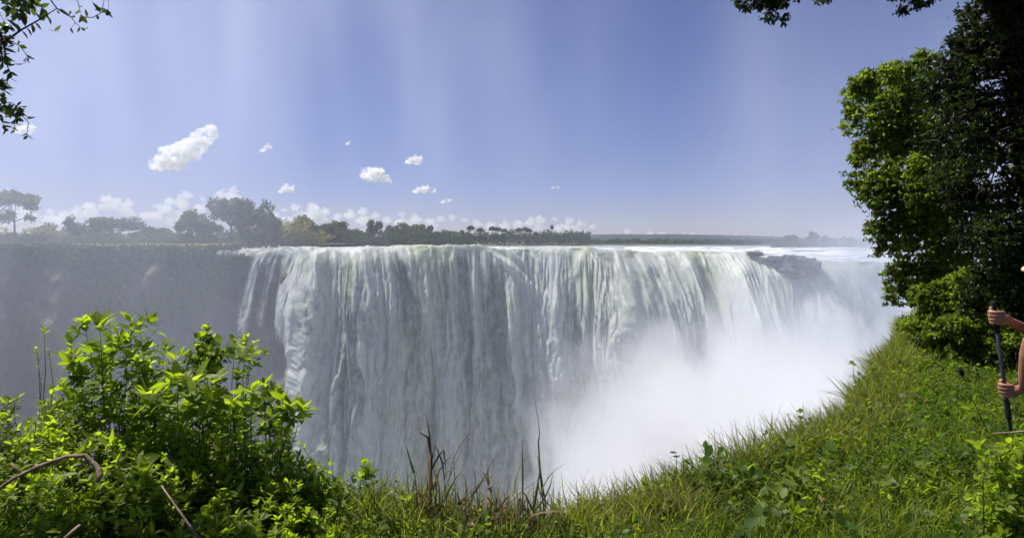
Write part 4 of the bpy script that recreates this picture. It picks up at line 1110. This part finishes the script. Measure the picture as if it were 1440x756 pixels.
class Body(Tubes):
    def limb(s, pts, rad, n=14):
        # resample with a smooth spline, round caps
        P_ = [Vector(p) for p in pts]; out = []; rr = []
        K = len(P_)
        for i in range(K - 1):
            p0 = P_[max(i - 1, 0)]; p1 = P_[i]; p2 = P_[i + 1]; p3 = P_[min(i + 2, K - 1)]
            for j in range(5):
                t = j / 5
                out.append(.5 * ((2 * p1) + (-p0 + p2) * t + (2 * p0 - 5 * p1 + 4 * p2 - p3) * t * t + (-p0 + 3 * p1 - 3 * p2 + p3) * t ** 3)); rr.append(rad[i] * (1 - t) + rad[i + 1] * t)
        out.append(P_[-1]); rr.append(rad[-1])
        d0 = (out[0] - out[1]).normalized(); d1 = (out[-1] - out[-2]).normalized(); r0, r1 = rr[0], rr[-1]
        pre = [(out[0] + d0 * r0 * .9, r0 * .25), (out[0] + d0 * r0 * .55, r0 * .8)]; post = [(out[-1] + d1 * r1 * .55, r1 * .8), (out[-1] + d1 * r1 * .9, r1 * .25)]
        s.add([p for p, r in pre] + out + [p for p, r in post], [r for p, r in pre] + rr + [r for p, r in post], n)

def person():
    Dp = 3.4
    root = Vector((3.32, Dp + .08, 0)); e = empty('person', root)
    L = lambda v: Vector(v) - root
    hip = Vector((3.34, Dp + .08, .90)); chest = Vector((3.22, Dp + .08, 1.22)); neck = Vector((3.16, Dp + .08, 1.40)); head = Vector((3.14, Dp + .07, 1.53))
    shN = Vector((3.16, Dp - .08, 1.34)); shF = Vector((3.16, Dp + .24, 1.34))
    pole_t = P(1397, 428, Dp); pole_b = Vector((P(1444, 756, Dp).x, Dp + .0, 0.0))
    def pole_at(z): t = (z - pole_b.z) / (pole_t.z - pole_b.z); return pole_b.lerp(pole_t, t)
    g1 = pole_at(P(0, 446, Dp).z); g2 = pole_at(P(0, 548, Dp).z)
    pd = (pole_t - pole_b).normalized()
    B = Body()
    # legs
    for s_, fx in ((-1, -.05), (1, .08)):
        h = hip + Vector((0, .09 * s_, -.02)); kn = Vector((3.30 + fx, Dp + .08 + .11 * s_, .48)); an = Vector((3.36 + fx, Dp + .08 + .12 * s_, .09))
        B.limb([L(h), L(h.lerp(kn, .5)), L(kn), L(kn.lerp(an, .35)), L(an)], [.085, .075, .055, .055, .035])
        B.limb([L(an), L(an + Vector((-.07, 0, -.05))), L(an + Vector((-.18, 0, -.06)))], [.036, .034, .026])
    B.limb([L(hip + Vector((0, -.07, 0))), L(hip + Vector((0, .07, 0)))], [.10, .10])
    B.limb([L(hip), L(hip.lerp(chest, .5)), L(chest)], [.11, .105, .12])
    B.limb([L(chest + Vector((.01, -.07, .02))), L(chest + Vector((.01, .07, .02)))], [.11, .11])
    B.limb([L(shN), L(neck.lerp(chest, .35)), L(shF)], [.055, .085, .055])
    B.limb([L(neck + Vector((.02, 0, -.04))), L(head + Vector((.02, 0, -.04)))], [.052, .05])
    B.limb([L(head + Vector((.0, 0, -.06))), L(head + Vector((.01, 0, .0))), L(head + Vector((.015, 0, .06)))], [.062, .085, .078], 18)
    B.limb([L(head + Vector((-.04, 0, -.085))), L(head + Vector((-.05, 0, -.02)))], [.035, .05])
    B.limb([L(head + Vector((-.085, 0, .005))), L(head + Vector((-.108, 0, -.028)))], [.008, .015])       # nose
    B.limb([L(head + Vector((-.088, -.02, -.062))), L(head + Vector((-.094, 0, -.060))), L(head + Vector((-.088, .02, -.062)))], [.006, .008, .006])  # lips
    for s_ in (-1, 1): B.limb([L(head + Vector((.01, .088 * s_, .02))), L(head + Vector((.008, .092 * s_, -.02)))], [.014, .011])    # ears
    def arm(sh, el, wr, grip, thumb_up=True):
        B.limb([L(sh), L(sh.lerp(el, .5)), L(el)], [.052, .047, .038])
        B.limb([L(el), L(el.lerp(wr, .3)), L(el.lerp(wr, .7)), L(wr)], [.038, .041, .031, .025])
        # hand: palm on the near right side of the pole, fingers wrapping round it
        ax = pd; right = Vector((1, 0, 0)); tocam = Vector((0, -1, 0)); r = .012
        toW = (wr - grip).normalized()
        kc = grip + Vector((.026, -.018, 0))
        B.limb([L(wr), L(wr.lerp(kc, .55)), L(kc)], [.025, .031, .030])
        B.limb([L(kc + ax * .024), L(kc - ax * .024)], [.020, .019])
        for i, (off, ln, fr) in enumerate(((.031, .95, .0098), (.0105, 1.05, .0102), (-.0105, 1.0, .0098), (-.030, .85, .0088))):
            c0 = grip + ax * off
            rr_ = r + fr * .95
            pts = [c0 + Vector((.034, -.016, 0)), c0 + Vector((.012, -rr_ - .008, 0)) , c0 + Vector((-.014, -rr_ - .001, 0)), c0 + Vector((-rr_ - .006, -.004, 0)), c0 + Vector((-.017 * ln, rr_ * .75, 0)), c0 + Vector((.006 * ln, rr_ * .98, 0))]
            B.limb([L(p) for p in pts], [fr * 1.1, fr * 1.12, fr * 1.03, fr * .98, fr * .92, fr * .82], 9)
        s_ = 1 if thumb_up else -1
        B.limb([L(kc + Vector((.012, .012, 0)) + ax * .012 * s_), L(grip + Vector((.016, .018, 0)) + ax * .040 * s_), L(grip + Vector((-.004, .012, 0)) + ax * .052 * s_), L(grip + Vector((-.02, -.004, 0)) + ax * .050 * s_)], [.015, .0125, .0112, .0095], 9)
    # upper hand (far arm), lower hand (near arm)
    w1 = g1 + Vector((.085, .012, -.022)); e1 = P(1492, 486, Dp + .14)
    arm(shF, Vector((e1.x, Dp + .16, e1.z)), w1, g1)
    w2 = g2 + Vector((.070, -.03, .022)); e2 = Vector((P(1446, 474, Dp - .10).x, Dp - .12, P(0, 478, Dp - .1).z))
    arm(shN, e2, w2, g2)
    body = fuse(B, 'body', skin, e, .0042, 5)
    # clothes
    Tt = Body()
    Tt.limb([L(hip + Vector((0, 0, -.03))), L(hip.lerp(chest, .5)), L(chest)], [.135, .13, .14])
    Tt.limb([L(chest + Vector((.01, -.075, .0))), L(chest + Vector((.01, .075, .0)))], [.128, .128]); Tt.limb([L(shN), L(neck.lerp(chest, .35) + Vector((0, 0, -.015))), L(shF)], [.072, .098, .072])
    for sh, el in ((shN, e2), (shF, Vector((e1.x, Dp + .16, e1.z)))): Tt.limb([L(sh), L(sh.lerp(el, .42))], [.072, .064])
    fuse(Tt, 'shirt', cloth('shirt_cloth', (.05, .06, .08)), e, .012, 3)
    Sh = Body(); Sh.limb([L(hip + Vector((0, -.06, .03))), L(hip + Vector((0, .06, .03)))], [.125, .125])
    for s_, fx in ((-1, -.05), (1, .08)):
        h = hip + Vector((0, .09 * s_, -.02)); kn = Vector((3.30 + fx, Dp + .08 + .11 * s_, .48)); Sh.limb([L(h), L(h.lerp(kn, .5)), L(h.lerp(kn, .85))], [.108, .10, .088])
    fuse(Sh, 'shorts', cloth('shorts_cloth', (.10, .095, .08)), e, .012, 3)
    for s_, fx in ((-1, -.05), (1, .08)):
        an = Vector((3.36 + fx, Dp + .08 + .12 * s_, .09)); F_ = Body(); F_.limb([L(an + Vector((.03, 0, -.04))), L(an + Vector((-.08, 0, -.045))), L(an + Vector((-.20, 0, -.055)))], [.045, .043, .033])
        fuse(F_, 'shoe', cloth('shoe_leather', (.03, .028, .026)), e, .01, 2)
    Hh = Body(); Hh.limb([L(head + Vector((.035, 0, .0))), L(head + Vector((.03, 0, .055)))], [.086, .082]); fuse(Hh, 'hair', cloth('dark_hair', (.02, .015, .012)), e, .008, 2)
    for s_ in (-1, 1):
        V, Fc = ico(2); ob = link('eye', mesh_np('eye', V * .011, [Fc], simple_mat('eye_white', (.7, .68, .65), .3, .1, 5, 0, .5), True), e); ob.location = L(head + Vector((-.078, .03 * s_, .012)))
        ib = link('iris', mesh_np('iris', V * .0062, [Fc], simple_mat('iris_brown', (.03, .02, .012), .3, .1, 5, 0, .5), True), ob); ib.location = (-.0062, 0, 0)
    # straw hat: lathe
    hc = head + Vector((.01, 0, .075)); tilt = Matrix.Rotation(R(-14), 3, 'Y')
    prof = [(.0, .10), (.05, .098), (.078, .085), (.088, .05), (.092, .01), (.10, .0), (.14, -.004), (.18, -.012), (.205, -.022), (.206, -.027), (.18, -.018), (.10, -.007), (.088, .0), (.085, .045), (.0, .093)]
    V = []; K = 48
    for (r_, z_) in prof:
        for k in range(K):
            a = 2 * math.pi * k / K; V.append(tuple(tilt @ Vector((r_ * math.cos(a), r_ * math.sin(a) , z_ + .006 * math.sin(a * 2) * (r_ > .12))) + (hc - root)))
    Fh = np.array([(i * K + k, i * K + (k + 1) % K, (i + 1) * K + (k + 1) % K, (i + 1) * K + k) for i in range(len(prof) - 1) for k in range(K)])
    link('straw_hat', mesh_np('straw_hat', np.array(V), [Fh], simple_mat('straw', (.55, .42, .25), .8, .3, 70, .6, .2), True), e)
    # bracelet on the lower wrist
    wd = (e2 - w2).normalized(); c = w2 + wd * .012; Bt = Tubes(); u = wd.cross(Vector((0, 0, 1))).normalized(); v_ = wd.cross(u)
    ring = [L(c + (u * math.cos(a) + v_ * math.sin(a)) * .029) for a in np.linspace(0, 2 * math.pi, 25)]; Bt.add(ring, .0055, 7); Bt.build('wristband', cloth('wristband', (.035, .035, .055)), e)
    tag(e, 'person at the right edge in a straw hat, two bare forearms gripping a black pole', 'person')
    # the pole
    T = Tubes(); ln = (pole_t - pole_b).length
    po = empty('walking_pole', pole_b)
    T.add([Vector(), pd * ln * .5, pd * ln], [.007, .0095, .0105], 12); T.build('shaft', simple_mat('black_metal', (.012, .012, .014), .35, .2, 10, 0, .5), po)
    T = Tubes(); T.add([pd * (ln - .16), pd * (ln - .15), pd * (ln - .02), pd * (ln + .012), pd * (ln + .02)], [.0115, .0135, .013, .016, .008], 12); T.build('grip', simple_mat('black_foam', (.018, .018, .018), .9, .2, 60, .3, .1), po)
    T = Tubes(); a0 = (g2 - pole_b).length; T.add([pd * (a0 - .17), pd * (a0 - .16), pd * (a0 - .06), pd * (a0 - .05)], [.010, .014, .014, .010], 12); T.build('lock_sleeve', simple_mat('black_plastic', (.015, .015, .017), .5, .2, 20, 0, .4), po)
    T = Tubes(); T.add([Vector((0, 0, -.03)), Vector((0, 0, .03)), Vector((0, 0, .05))], [.004, .010, .012], 8); T.build('tip', simple_mat('grey_tip', (.2, .2, .2), .5, .2, 20, 0, .4), po)
    tag(po, 'black walking pole held upright in both hands of the person at the right edge', 'walking pole')
person()
